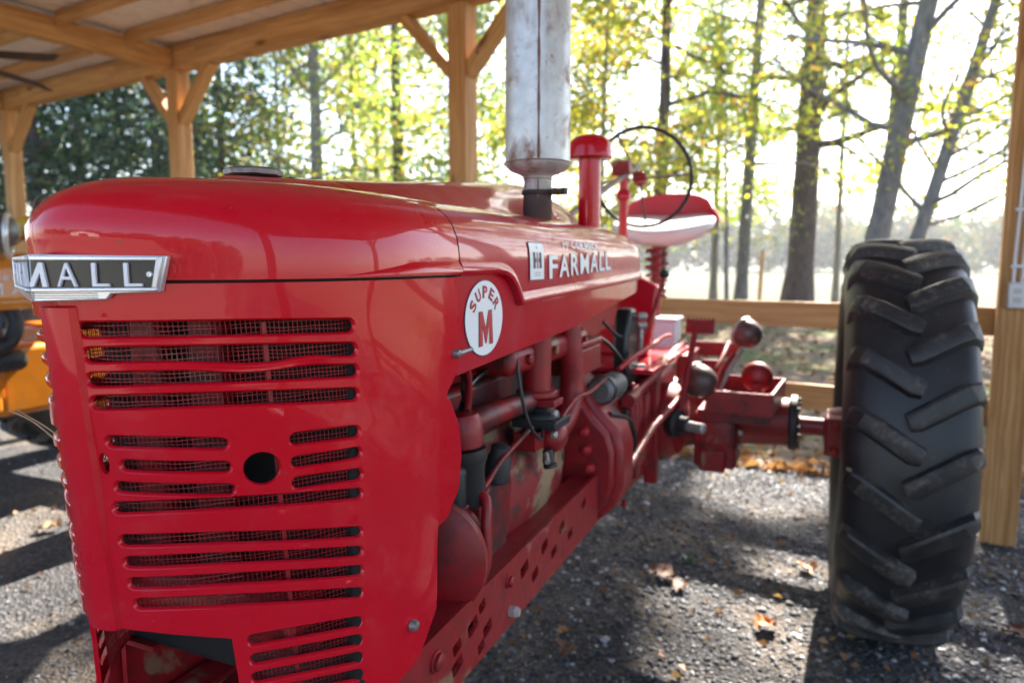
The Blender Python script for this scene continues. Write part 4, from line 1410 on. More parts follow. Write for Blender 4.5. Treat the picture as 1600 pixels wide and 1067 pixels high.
# finger grips
for j in range(36):
    a = 2 * math.pi * j / 36
    mb.sphere(sc_ + (SX * math.cos(a) + SZ * math.sin(a)) * .2145, .0102, 8, 5)
sw = mb.build('steering_wheel', 'black_paint', TR, 50)
SN = SX.cross(SZ)
mb = MB(); hubp = sc_ + SN * .03
mb.lathe([(.030, -.012), (.034, 0), (.030, .012), (.012, .018)], hubp, SN, 18)
mb.build('wheel_hub', 'cast_clean', sw, 40)
for a in (3, 93, 183, 273):
    e = sc_ + (SX * math.cos(rad(a + 25 if a in (93,) else a)) + SZ * math.sin(rad(a + 25 if a in (93,) else a))) * .2145
    mb = MB(); mb.tube([hubp, hubp.lerp(e, .5) + SN * .012, e], .0045, 8)
    mb.build('wheel_spoke', 'lamp_brown', sw, 40)

# ---- seat
def pad(cx, cy, cz, hx, hy, hz, e=2.4, tiltx=0.0, n=40, m=14, dish=0.0):
    R = []
    Rm = Euler((tiltx, 0, 0)).to_matrix()
    for i in range(m + 1):
        v = -math.pi / 2 + math.pi * i / m
        ring = []
        cz_, sz_ = math.cos(v), math.sin(v)
        for j in range(n):
            u = 2 * math.pi * j / n
            f = lambda c, p: math.copysign(abs(c) ** p, c)
            x = hx * f(cz_, 2 / e) * f(math.cos(u), 2 / 2.6); y = hy * f(cz_, 2 / e) * f(math.sin(u), 2 / 2.6); z = hz * f(sz_, 2 / e)
            z += dish * ((x / hx) ** 2 + .6 * (y / hy) ** 2)
            ring.append(Vector((cx, cy, cz)) + Rm @ Vector((x, y, z)))
        R.append(ring)
    return R
mb = MB(); mb.rings(pad(-.700, 3.50, 1.580, .246, .20, .052, 2.6, rad(14), dish=.055))
seat = mb.build('seat', 'seat_white', TR, 60)
mb = MB(); mb.rings(pad(-.700, 3.505, 1.556, .241, .195, .026, 2.4, rad(10), dish=.056))
mb.build('seat_pan', 'seat_red', seat, 60)
mb = MB(); R = []
for i in range(13):
    t = i / 12; h = t
    ring = []
    for j in range(33):
        a = math.pi * (j / 32)
        bow = math.sin(a) ** .55
        x = -.700 + .236 * math.cos(a) * (1 - .06 * h); y = 3.50 + .185 * math.sin(a) + .03 * h
        ring.append(Vector((x, y, 1.600 + h * (.010 + .185 * bow) + .035 * (1 - bow))))
    R.append(ring)
for i in range(13):
    t = 12 - i; ring = []
    for j in range(33):
        a = math.pi * (j / 32); h = t / 12
        bow = math.sin(a) ** .55
        th = .032 * math.sin(math.pi * min(1, .15 + h * .75))
        x = -.700 + (.236 + th) * math.cos(a) * (1 - .06 * h); y = 3.50 + (.185 + th) * math.sin(a) + .03 * h
        ring.append(Vector((x, y, 1.598 + h * (.010 + .185 * bow) + .035 * (1 - bow))))
    R.append(ring)
mb.rings(R, False, False); mb.build('seat_back', 'seat_red', seat, 60)
mb = MB()
mb.tube([Vector((-.715 + .050 * math.cos(a), 3.42 + .050 * math.sin(a), 1.28 + a * .0063)) for a in np.linspace(0, 2 * math.pi * 6, 150)], .0065, 6, sub=1)
mb.build('seat_spring', 'cast_clean', seat, 50)
mb = MB(); mb.cyl((-.715, 3.42, 1.0), (-.715, 3.42, 1.54), .022, None, 12)
mb.build('seat_post', 'cast_red', seat, 40)

# ---- engine
mb = MB(); mb.bx(XC - .13, XC + .115, 1.06, 1.84, .80, 1.20)
eng = mb.build('engine_block', 'cast_greasy', TR, None, .015, 3)
mb = MB(); mb.bx(XC - .12, XC + .10, 1.08, 1.82, 1.202, 1.33)
mb.build('cylinder_head', 'cast_red', eng, None, .012)
mb = MB()
R = []
for y in np.linspace(1.24, 1.84, 14):   # bulged crankcase side
    t = (y - 1.24) / .6
    o = .075 * math.sin(math.pi * min(1, .12 + t * .9)) ** .6
    R.append([Vector((XC + .108, y, .815)), Vector((XC + .115 + o * .75, y, .85)), Vector((XC + .115 + o, y, .93)), Vector((XC + .115 + o * .9, y, 1.0)), Vector((XC + .112 + o * .45, y, 1.055)), Vector((XC + .108, y, 1.09))])
mb.rings(R, False, False)
t_ = NT('crankcase_tan'); v_ = t_.coord('Object')
a_ = t_.noise(v_, 5.5, 5, .6, .5); b_ = t_.noise(v_, 20, 5)
c_ = t_.mix(t_.g(a_, .47, .52), (.25, .018, .02), (.30, .21, .12))
c_ = t_.mix(t_.g(t_.noise(v_, 8, 6, .65, .4), .50, .62), c_, (.02, .015, .014))
c_ = t_.mix(t_.g(b_, .58, .72), c_, (.05, .035, .03))
t_.set(color=c_, rough=.6); MT['crankcase_tan'] = t_.m
mb.build('crankcase', 'crankcase_tan', eng, 50)
mb = MB(); mb.bx(XC - .11, XC + .16, 1.12, 1.84, .70, .812)
mb.build('oil_pan', 'cast_greasy', eng, None, .02)
mb = MB(); mb.prism([(1.19, .83), (1.19, .975), (1.225, 1.005), (1.33, 1.02), (1.345, .985), (1.31, .83)], lambda y, z: (XC + .11, y, z), lambda y, z: (XC + .178, y, z))
cp = mb.build('side_cover', 'cast_greasy', eng, None, .006)
mb = MB()
for y, z in ((1.205, .85), (1.205, .96), (1.31, 1.0), (1.30, .85)):
    mb.lathe([(.009, 0), (.009, .007), (.006, .009)], (XC + .178, y, z), (1, 0, 0), 6)
split_build(mb, 'cover_bolt', 'cast_greasy', cp, smooth=None)
mb = MB(); mb.bx(XC - .15, XC + .165, 1.02, 1.10, .80, 1.13); mb.bx(XC + .10, XC + .185, 1.085, 1.20, .985, 1.085)
mb.build('timing_cover', 'grease_black', eng, None, .02, 3)
mb = MB(); mb.lathe([(.035, -.055), (.088, -.055), (.098, -.045), (.098, -.03), (.075, -.02), (.075, -.005), (.104, 0), (.112, .01), (.112, .03), (.09, .045)], (XC + .135, 1.06, .925), (.25, -1, 0), 40)
mb.build('governor_housing', 'cast_red', eng, 35)
mb = MB(); mb.tube([(XC + .20, 1.14, 1.02), (XC + .215, 1.135, 1.01), (XC + .222, 1.12, .97), (XC + .225, 1.11, .90), (XC + .21, 1.08, .84)], .010, 10)
mb.build('governor_rod', 'cast_red', eng, 40)
mb = MB(); mb.lathe([(.020, 0), (.037, .008), (.040, .03), (.040, .055), (.034, .068), (.015, .074)], (XC + .165, 1.145, 1.098), (-.12, 0, 1), 24)
ds = mb.build('distributor', 'cast_red', eng, 45)
mb = MB(); mb.lathe([(.022, -.11), (.032, -.10), (.034, -.03), (.042, -.02), (.042, 0)], (XC + .165, 1.145, 1.10), (-.12, 0, 1), 20)
mb.build('distributor_base', 'grease_black', ds, 45)
mb = MB(); mb.tube([(XC + .168, 1.15, 1.165), (XC + .172, 1.148, 1.195), (XC + .185, 1.125, 1.235), (XC + .20, 1.09, 1.262)], .0075, 10)
mb.build('spark_lead', 'cast_clean', ds, 40)
mb = MB(); mb.tube([(XC + .165, 1.165, 1.145), (XC + .175, 1.20, 1.150), (XC + .19, 1.40, 1.147)], .024, 16, sub=2)
mb.build('water_tube', 'cast_greasy', eng, 40)
mb = MB(); mb.cyl((XC + .197, 1.433, 1.165), (XC + .197, 1.433, 1.31), .0315, .0335, 24); mb.lathe([(.042, 1.152), (.046, 1.155), (.046, 1.166), (.042, 1.168)], (XC + .197, 1.433, 0), (0, 0, 1), 20)
mb.bx(XC + .160, XC + .250, 1.405, 1.461, 1.135, 1.150)
mani = mb.build('intake_manifold', 'cast_clean', TR, 40, .002)
mb = MB(); mb.tube([(XC + .197, 1.655, 1.36), (XC + .2, 1.65, 1.25), (XC + .205, 1.662, 1.15), (XC + .203, 1.64, 1.09), (XC + .195, 1.59, 1.05), (XC + .185, 1.53, 1.045)], .0305, 20)
mb.build('exhaust_elbow', 'cast_clean', mani, 50)
mb = MB(); mb.bx(XC + .11, XC + .205, 1.28, 1.80, 1.215, 1.275)
mb.build('manifold_runner', 'cast_red', mani, None, .02, 3)
mb = MB(); mb.lathe([(.030, 1.128), (.032, 1.12), (.044, 1.115), (.050, 1.105), (.050, 1.088), (.042, 1.08)], (XC + .195, 1.455, 0), (0, 0, 1), 24); mb.bx(XC + .15, XC + .255, 1.40, 1.50, 1.085, 1.105)
carb = mb.build('carburettor', 'grease_black', TR, 40, .004)
mb = MB(); mb.sphere((XC + .222, 1.475, 1.055), .042, 20, 12, (.8, 1, .85)); mb.bx(XC + .165, XC + .215, 1.38, 1.455, 1.04, 1.078)
mb.build('carburettor_bowl', 'cast_clean', carb, 45)
mb = MB(); mb.lathe([(.012, 0), (.012, .03), (.016, .032), (.016, .04)], (XC + .225, 1.43, 1.035), (.2, 0, -1), 10); mb.lathe([(.014, 0), (.014, .025)], (XC + .215, 1.465, 1.02), (0, 0, -1), 12)
split_build(mb, 'drain_plug', 'grease_black', carb, smooth=40)
mb = MB()
for z in (1.075, 1.098, 1.122):
    mb.lathe([(.0075, 0), (.0075, .008), (.005, .010)], (XC + .243, 1.415, z), (1, -.3, 0), 8)
mb.lathe([(.006, 0), (.006, .03)], (XC + .235, 1.395, 1.035), (.5, -1, -.4), 8)
split_build(mb, 'carburettor_screw', 'zinc', carb, smooth=None)
mb = MB(); mb.bx(XC + .12, XC + .215, 1.70, 1.88, 1.155, 1.225); mb.bx(XC + .115, XC + .22, 1.695, 1.885, 1.226, 1.245)
mb.build('oil_filter_box', 'cast_red', TR, None, .006)
# clutch housing
bell = [(-.28, .80), (-.285, .95), (-.22, 1.06), (-.14, 1.14), (0, 1.17), (.13, 1.15), (.175, 1.10), (.225, 1.03), (.270, .985), (.287, .93), (.287, .83), (.265, .765), (.20, .70), (.0, .66), (-.2, .70)]
mb = MB(); mb.prism(bell, lambda x, z: (XC + x, 1.86, z), lambda x, z: (XC + x, 2.0, z))
bh = mb.build('clutch_housing', 'cast_clean', TR, 30, .018, 3)
mb = MB(); mb.prism([(a * .93, .92 + (b - .92) * .93) for a, b in bell], lambda x, z: (XC + x, 1.825, z), lambda x, z: (XC + x, 1.862, z))
mb.build('housing_flange', 'cast_red', bh, 30, .01)
mb = MB()
for x, z in ((.188, .985), (.195, .935), (.205, .885)):
    mb.lathe([(.013, 0), (.014, .004), (.014, .014), (.010, .022), (.002, .024)], (XC + x, 1.826, z), (.1, -1, 0), 14)
split_build(mb, 'housing_bolt', 'decal_red', bh, smooth=40)
mb = MB(); mb.lathe([(.030, -.01), (.038, .0), (.038, .15), (.034, .165), (.018, .17)], (-.546, 1.885, 1.088), (.03, 1, -.02), 26)
stt = mb.build('starter_motor', 'starter_grey', TR, 40)
mb = MB(); mb.lathe([(.039, 0), (.042, .003), (.042, .018), (.039, .021)], (-.5455, 1.90, 1.0877), (.03, 1, -.02), 26)
mb.build('starter_band', 'black_paint', stt, 40)
mb = MB(); mb.tube([(-.53, 2.03, 1.13), (-.51, 2.12, 1.155), (-.49, 2.30, 1.175), (-.50, 2.55, 1.178), (-.50, 2.66, 1.172)], .008, 10)
mb.build('starter_rod', 'decal_red', stt, 40)

# wires, lines and bolt heads
for k in range(4):
    y1 = 1.22 + k * .155
    mb = MB(); mb.tube([(XC + .165 + .012 * math.cos(k), 1.145 + .012 * math.sin(k), 1.168), (XC + .155, 1.16 + .02 * k, 1.205 + .006 * k), (XC + .135, 1.20 + .10 * k, 1.225 + .004 * k), (XC + .112, y1, 1.245)], .0042, 7)
    mb.build('spark_plug_wire', 'black_paint', eng, 50)
    mb = MB(); mb.lathe([(.008, 0), (.010, .004), (.010, .016), (.006, .02), (.006, .034)], (XC + .10, y1, 1.238), (1, 0, .5), 10)
    mb.build('spark_plug', 'zinc', eng, 40)
mb = MB(); mb.tube([(XC + .225, 1.40, 1.09), (XC + .235, 1.36, 1.075), (XC + .225, 1.31, 1.13), (XC + .21, 1.30, 1.22), (XC + .19, 1.33, 1.30)], .0038, 7)
mb.build('fuel_line', 'grease_black', carb, 50)
mb = MB(); mb.tube([(XC + .245, 1.46, 1.10), (XC + .25, 1.55, 1.13), (XC + .24, 1.70, 1.12), (XC + .235, 1.86, 1.13)], .0045, 7)
mb.build('throttle_link', 'cast_red', carb, 50)
mb = MB(); mb.tube([(XC + .20, 1.90, 1.24), (XC + .21, 2.0, 1.20), (XC + .225, 2.10, 1.13), (XC + .22, 2.14, 1.05), (XC + .24, 2.08, .96)], .006, 7)
mb.build('wiring_loom', 'black_paint', stt, 50)
mb = MB(); mb.tube([(XC + .18, 2.02, 1.27), (XC + .20, 2.12, 1.22), (XC + .205, 2.22, 1.22), (XC + .19, 2.32, 1.28)], .005, 7)
mb.build('wiring_loom', 'grease_black', stt, 50)
mb = MB()
for k in range(7):
    mb.lathe([(.0085, 0), (.0085, .006), (.005, .008)], (XC + .102, 1.14 + k * .105, 1.318), (1, 0, 0), 6)
for k in range(6):
    mb.lathe([(.009, 0), (.009, .007), (.005, .009)], (XC + .162, 1.38 + k * .085, .792), (1, 0, 0), 6)
split_build(mb, 'engine_bolt', 'cast_greasy', eng, smooth=None)
mb = MB()
for y, z in ((1.36, 1.245), (1.52, 1.245), (1.75, 1.245)):
    mb.lathe([(.011, 0), (.011, .009), (.006, .012)], (XC + .205, y, z), (1, 0, 0), 6)
split_build(mb, 'manifold_nut', 'cast_red', mani, smooth=None)
mb = MB(); mb.bx(XC + .112, XC + .128, 1.24, 1.84, 1.085, 1.105); mb.bx(XC + .112, XC + .135, 1.235, 1.265, .83, 1.09)
split_build(mb, 'block_flange', 'cast_greasy', eng, smooth=None, bevel=.003)
mb = MB(); mb.lathe([(.022, 0), (.026, .004), (.026, .05), (.020, .06), (.020, .075), (.012, .08)], (XC + .175, 1.265, 1.005), (.15, 0, 1), 18)
mb.build('oil_filler', 'grease_black', eng, 40)
mb = MB(); mb.tube([(XC + .175, 1.10, .99), (XC + .20, 1.16, 1.03), (XC + .20, 1.24, 1.06), (XC + .215, 1.36, 1.10)], .006, 8)
mb.build('governor_link', 'cast_greasy', eng, 50)
mb = MB(); mb.tube([(XC + .235, 1.90, 1.02), (XC + .262, 2.02, .98), (XC + .262, 2.10, .90), (XC + .25, 2.14, .80)], .009, 8)
mb.build('grease_pipe', 'cast_greasy', bh, 50)

# ---- frame rails
def railmap(y, z, d): return Vector((-.53 - d, y, z))
def sq(y, z, a, b, t=.25):
    c, s_ = math.cos(t), math.sin(t)
    return [(y + (p * a) * c - (q * b) * s_, z + (p * a) * s_ + (q * b) * c) for p, q in ((-1, -.8), (-.8, -1), (.8, -1), (1, -.8), (1, .8), (.8, 1), (-.8, 1), (-1, .8))]
hl = []
for y, z, a, b in ((1.697, .826, .011, .008), (1.526, .824, .012, .0085), (1.589, .784, .012, .0085), (1.411, .820, .013, .009), (1.472, .784, .012, .0085), (1.294, .816, .014, .010), (1.353, .780, .012, .009), (1.092, .830, .009, .008), (1.054, .810, .013, .010), (1.114, .777, .012, .009), (1.087, .755, .009, .008), (.994, .803, .010, .008), (.995, .770, .013, .009)):
    hl.append((None, sq(y, z, a * 1.5, b * 1.3), sq(y, z, a * 1.45, b * 1.25)))
V, F = holed_plate([(.72, .731), (1.828, .731), (1.828, .864), (1.80, .868), (.72, .860)], hl, .05, railmap, .010)
for sg in (1, -1):
    mb = MB()
    VV = V if sg > 0 else [Vector((2 * XC - p.x, p.y, p.z)) for p in V]
    mb.add(VV, F)
    xo = -.53 if sg > 0 else 2 * XC + .53
    mb.bx(*(sorted((xo - sg * .0102, xo - sg * .072))), .72, 1.826, .852, .8605)
    mb.bx(*(sorted((xo - sg * .0102, xo - sg * .072))), .72, 1.826, .7312, .740)
    rl = mb.build('frame_rail', 'cast_clean', TR, 30)
    if sg > 0:
        mb = MB()
        for y, z, r in ((1.208, .827, .011), (.921, .818, .014)):
            mb.lathe([(r * 1.3, 0), (r * 1.3, .003), (r, .004), (r, .010), (r * .6, .013)], (-.53, y, z), (1, 0, 0), 12)
        split_build(mb, 'rail_bolt', 'cast_clean', rl, smooth=30)
        mb = MB(); mb.lathe([(.012, 0), (.012, .012), (.008, .02)], (-.53, 1.218, .761), (1, 0, 0), 6)
        split_build(mb, 'rail_bolt', 'zinc', rl, smooth=None)
# front bolster, pedestal and front wheels
mb = MB(); mb.prism([(-.15, .64), (-.19, .86), (-.16, .90), (-.10, .92), (.10, .92), (.16, .90), (.19, .86), (.15, .64)], lambda x, y: (XC + x, y + .08, .56), lambda x, y: (XC + x, y + .12, .728))
bo = mb.build('front_bolster', 'cast_clean', TR, 30, .012)
mb = MB(); mb.prism([(.66, .70), (.70, .68), (.80, .74), (.84, .86), (.76, .875), (.71, .85)], lambda y, z: (XC - .258, y, z), lambda y, z: (XC - .235, y, z))
mb.build('bolster_ear', 'cast_clean', bo, None, .008)
mb = MB(); mb.lathe([(.10, 0), (.085, -.06), (.06, -.12), (.05, -.28)], (XC, .72, .565), (0, 0, 1), 20)
mb.build('front_pedestal', 'cast_clean', bo, 40)
for sg in (1, -1):
    c = (XC + sg * .135, .72, .335)
    mb = MB(); prof = [(.205, -.06), (.25, -.078), (.30, -.072), (.33, -.045), (.335, -.015), (.328, -.010), (.328, .010), (.335, .015), (.33, .045), (.30, .072), (.25, .078), (.205, .06)]
    mb.lathe(prof, c, (sg, 0, -.12), 40, cap=False)
    ft = mb.build('front_tyre', 'tyre_rubber', TR, 40)
    mb = MB(); mb.lathe([(.01, .03), (.05, .035), (.06, .0), (.16, -.01), (.20, .03), (.21, .055), (.21, -.055), (.19, -.04), (.03, -.05)], c, (sg, 0, -.12), 32)
    mb.build('front_rim', 'cast_clean', ft, 40)

# ---- gearbox and rear end
mb = MB(); mb.prism([(-.15, .66), (-.17, .80), (-.16, 1.03), (-.10, 1.08), (.14, 1.08), (.215, 1.03), (.235, .80), (.20, .68), (.12, .62), (-.1, .62)], lambda x, z: (XC + x, 2.002, z), lambda x, z: (XC + x * 1.12, 2.86, z))
gb = mb.build('gearbox', 'cast_clean', TR, 30, .02, 3)
mb = MB(); mb.bx(XC - .18, XC + .285, 2.24, 2.95, 1.084, 1.100)
mb.build('platform', 'red_tank', gb, None, .003)
mb = MB()
for y in (2.08, 2.22, 2.36):
    mb.bx(XC + .205, XC + .243, y, y + .05, .74, 1.0)
split_build(mb, 'gearbox_rib', 'cast_red', gb, smooth=None, bevel=.006)
mb = MB(); mb.cyl((-.508, 2.06, 1.03), (-.508, 2.14, 1.032), .022, None, 12); mb.tube([(-.508, 2.10, 1.035), (-.505, 2.45, 1.062), (-.505, 2.98, 1.115)], .0165, 12, sub=1); mb.cyl((-.508, 2.10, 1.04), (-.508, 2.10, .90), .013, None, 10)
mb.build('throttle_tube', 'cast_clean', gb, 40)
mb = MB(); mb.tube([(-.485, 1.99, .845), (-.475, 2.28, .905), (-.44, 2.55, .955)], .013, 10, sub=1); mb.cyl((-.487, 1.99, .83), (-.487, 1.99, .86), .016, None, 10)
mb.build('clutch_rod', 'cast_red', gb, 40)
mb = MB(); mb.bx(XC - .2, XC + .2, 2.862, 3.50, .70, 1.02)
mb.build('rear_housing', 'cast_red', gb, None, .02, 3)
mb = MB(); mb.bx(-.80, -.60, 3.30, 3.48, 1.022, 1.165); mb.bx(-.81, -.59, 3.29, 3.49, 1.166, 1.185)
mb.build('storage_box', 'plastic_white', TR, None, .006)
mb = MB()
for z in (.72, .82, .92, 1.0):
    mb.lathe([(.011, 0), (.012, .003), (.012, .012), (.006, .015)], (XC + .243, 2.03, z), (1, 0, 0), 6)
for y in (2.2, 2.34, 2.5, 2.66, 2.8):
    mb.lathe([(.010, 0), (.010, .010), (.005, .013)], (XC + .225, y, 1.052), (1, 0, .5), 6)
split_build(mb, 'gearbox_bolt', 'cast_red', gb, smooth=None)
mb = MB(); mb.bx(XC + .215, XC + .262, 2.44, 2.49, .66, 1.07)
mb.build('gearbox_flange', 'cast_red', gb, None, .006)
# belt pulley housing with stub shaft
mb = MB(); mb.lathe([(.13, 0), (.14, .02), (.14, .06), (.12, .09), (.07, .10)], (XC + .225, 2.62, .86), (1, -.10, 0), 36)
ph = mb.build('pulley_housing', 'cast_clean', gb, 40)
mb = MB(); mb.lathe([(.045, 0), (.05, .01), (.05, .03), (.030, .035), (.030, .07)], (XC + .30, 2.50, .875), (1, -.45, 0), 24)
mb.build('pulley_seal', 'grease_black', ph, 40)
mb = MB(); mb.lathe([(.018, 0), (.018, .065), (.012, .07)], (XC + .36, 2.474, .875), (1, -.45, 0), 16)
mb.build('pulley_shaft', 'zinc', ph, 40)
# brake pedal
mb = MB(); mb.tube([(-.445, 2.50, .86), (-.432, 2.56, .95), (-.418, 2.64, 1.10), (-.412, 2.69, 1.20)], .0115, 10, sub=4); mb.cyl((-.50, 2.50, .87), (-.43, 2.50, .87), .024, None, 14)
bp = mb.build('brake_lever', 'cast_clean', TR, 40)
mb = MB(); mb.box((-.395, 2.70, 1.205), (.105, .022, .052), (rad(-25), 0, 0))
for k in range(7):
    mb.box((-.440 + k * .015, 2.711, 1.231), (.009, .018, .010), (rad(-25), 0, 0))
mb.build('brake_pad', 'cast_clean', bp, None, .003)
# axle housing, drive case, axle
mb = MB(); mb.lathe([(.17, -.10), (.17, .0), (.145, .10), (.12, .2), (.105, .38), (.098, .505), (.098, .53)], (XC + .15, 3.05, .795), (1, 0, 0), 32)
ah = mb.build('axle_housing', 'cast_clean', TR, 40)
mb = MB(); mb.lathe([(.108, 0), (.113, .006), (.113, .028), (.085, .034)], (-.079, 3.05, .795), (1, 0, 0), 28)
for k in range(8):
    a = k * math.pi / 4
    mb.lathe([(.010, 0), (.010, .014)], (-.05, 3.05 + .096 * math.cos(a), .795 + .096 * math.sin(a)), (1, 0, 0), 6)
mb.build('axle_flange', 'grease_black', ah, 35)
mb = MB(); mb.bx(-.425, -.265, 2.83, 3.06, .63, .86); mb.bx(-.40, -.30, 2.80, 2.835, .62, .71)
dc = mb.build('drive_case', 'cast_clean', TR, None, .010, 3)
mb = MB()
for x in (-.415, -.375, -.275):
    mb.bx(x - .006, x + .006, 2.815, 2.845, .72, .855)
split_build(mb, 'case_rib', 'cast_red', dc, smooth=None, bevel=.003)
mb = MB()
for z in (.70, .76): mb.lathe([(.012, 0), (.012, .016)], (-.265, 2.93, z), (1, 0, 0), 6)
split_build(mb, 'case_bolt', 'zinc', dc, smooth=None)
mb = MB()
for k in range(6):
    a = k * math.pi / 3 + .3
    mb.lathe([(.010, 0), (.010, .010), (.005, .013)], (-.345 + .062 * math.cos(a), 2.829, .765 + .062 * math.sin(a)), (0, -1, 0), 6)
split_build(mb, 'case_bolt', 'cast_greasy', dc, smooth=None)
mb = MB(); mb.lathe([(.05, 0), (.075, .004), (.075, .012), (.05, .018), (.02, .02)], (-.345, 2.83, .765), (0, -1, 0), 24)
mb.build('case_cover', 'cast_red', dc, 40)
mb = MB(); mb.cyl((-.06, 3.08, .78), (.42, 3.08, .775), .036, None, 22)
mb.build('axle_shaft', 'cast_clean', TR, 40)
# tray on the axle housing
mb = MB()
TX0, TX1, TX2, TX3 = -.362, -.128, -.40, -.10   # front left/right, back left/right
TYF, TYB, TZ0, TZ1 = 2.70, 3.12, .880, .965
def wall(a, b, t=.010):
    a, b = Vector((*a, 0)), Vector((*b, 0)); d = (b - a).normalized(); n_ = Vector((-d.y, d.x, 0)) * t
    p = [a, b, b + n_, a + n_]
    mb.prism([(q.x, q.y) for q in p], lambda x, y: (x, y, TZ0), lambda x, y: (x, y, TZ1))
wall((TX0, TYF), (TX1, TYF)); wall((TX1, TYF + .0005), (TX3, TYB)); wall((TX3 - .0005, TYB), (TX2, TYB)); wall((TX2 + .0005, TYB - .0005), (TX0, TYF + .011))
mb.add([(TX0, TYF, TZ0 + .012), (TX1, TYF, TZ0 + .012), (TX3, TYB, TZ0 + .012), (TX2, TYB, TZ0 + .012), (TX0, TYF, TZ0 + .001), (TX1, TYF, TZ0 + .001), (TX3, TYB, TZ0 + .001), (TX2, TYB, TZ0 + .001)], [(0, 1, 2, 3), (7, 6, 5, 4)])
tray = mb.build('tool_tray', 'cast_clean', TR, None, fixn=False)
mb = MB(); mb.prism([(-.40, .835), (-.405, .882), (-.13, .880), (-.14, .84)], lambda x, z: (x, 2.74, z), lambda x, z: (x, 3.0, z))
mb.build('tray_bracket', 'cast_red', tray, None, .004)
mb = MB(); mb.sphere((-.205, 2.98, .985), .062, 22, 14, (1, .8, 1)); mb.bx(-.225, -.185, 2.915, 2.94, .905, .965); mb.lathe([(.016, 0), (.020, .02), (.016, .05)], (-.195, 2.925, .94), (0, -.2, -1), 12)
mb.build('tail_lamp', 'cast_red', tray, 45)
mb = MB(); mb.tube([(-.335, 2.78, .94), (-.30, 2.84, 1.03), (-.265, 2.93, 1.10)], .010, 10, sub=1)
mb.build('lamp_stem', 'zinc', tray, 40)
mb = MB(); mb.tube([(-.345, 2.76, .95), (-.32, 2.84, 1.03), (-.29, 2.90, 1.08)], .013, 8, sub=1)
mb.build('lamp_stem', 'cast_red', tray, 40)
def lamp(c, ax, r, name='head_lamp'):
    ax = Vector(ax).normalized()
    mb = MB(); mb.lathe([(.004, .0), (r * .45, r * .10), (r * .78, r * .36), (r * .95, r * .78), (r, r * 1.15), (r, r * 1.30)], Vector(c) - ax * r * .7, ax, 30)
    o = mb.build(name, 'lamp_brown', TR, 50)
    mb = MB(); mb.lathe([(r * 1.0, r * 1.26), (r * 1.07, r * 1.28), (r * 1.07, r * 1.46), (r * .96, r * 1.52)], Vector(c) - ax * r * .7, ax, 30, cap=False)
    mb.build('lamp_rim', 'zinc', o, 40)
    mb = MB(); mb.lathe([(r * .98, r * 1.48), (r * .6, r * 1.62), (.002, r * 1.68)], Vector(c) - ax * r * .7, ax, 30)
    mb.build('lamp_lens', 'plastic_grey', o, 60)
    return o
lamp((-.375, 2.70, .995), (-1, .72, .12), .064)
lamp((-.238, 3.00, 1.150), (-.9, .6, .35), .060)
# frame bars behind the tray
mb = MB(); mb.bx(-.505, -.30, 3.28, 3.33, 1.02, 1.085); mb.bx(-.525, -.475, 2.95, 3.30, .96, 1.06)
mb.build('rear_bar', 'cast_clean', TR, None, .006)
mb = MB(); mb.bx(-.44, -.34, 3.08, 3.10, .93, 1.03); mb.tube([(-.37, 3.0, 1.0), (-.35, 3.1, 1.06), (-.345, 3.2, 1.095)], .010, 8, sub=1)
mb.build('rear_bracket', 'cast_clean', TR, None, .004)
# pedestal plate below the tank end
mb = MB(); mb.prism([(-.16, 1.10), (-.10, 1.42), (.10, 1.42), (.225, 1.36), (.195, 1.10)], lambda x, z: (XC + x, 2.56, z), lambda x, z: (XC + x, 2.62, z))
mb.build('steering_support', 'red_tank', TR, None, .008)
mb = MB(); mb.tube([(-.535, 2.38, 1.20), (-.512, 2.42, 1.28), (-.498, 2.47, 1.36), (-.495, 2.50, 1.395)], .006, 8)
gl = mb.build('gear_lever', 'cast_clean', TR, 40)
mb = MB(); mb.sphere((-.495, 2.503, 1.405), .017, 14, 8)
mb.build('lever_knob', 'black_paint', gl, 60)
mb = MB(); mb.prism([(2.17, 1.07), (2.15, 1.20), (2.19, 1.30), (2.26, 1.30), (2.31, 1.22), (2.30, 1.06), (2.23, 1.03)], lambda y, z: (-.585, y, z), lambda y, z: (-.535, y, z))
bt = mb.build('control_box', 'black_paint', TR, None, .012, 3)
mb = MB(); mb.lathe([(.007, 0), (.007, .10)], (-.528, 2.30, 1.14), (0, .1, 1), 8)
for z in (1.10, 1.24, 1.27): mb.lathe([(.010, 0), (.012, .006), (.012, .025), (.006, .03)], (-.536, 2.29, z), (1, .5, 0), 10)
mb.build('control_terminal', 'zinc', bt, 40)

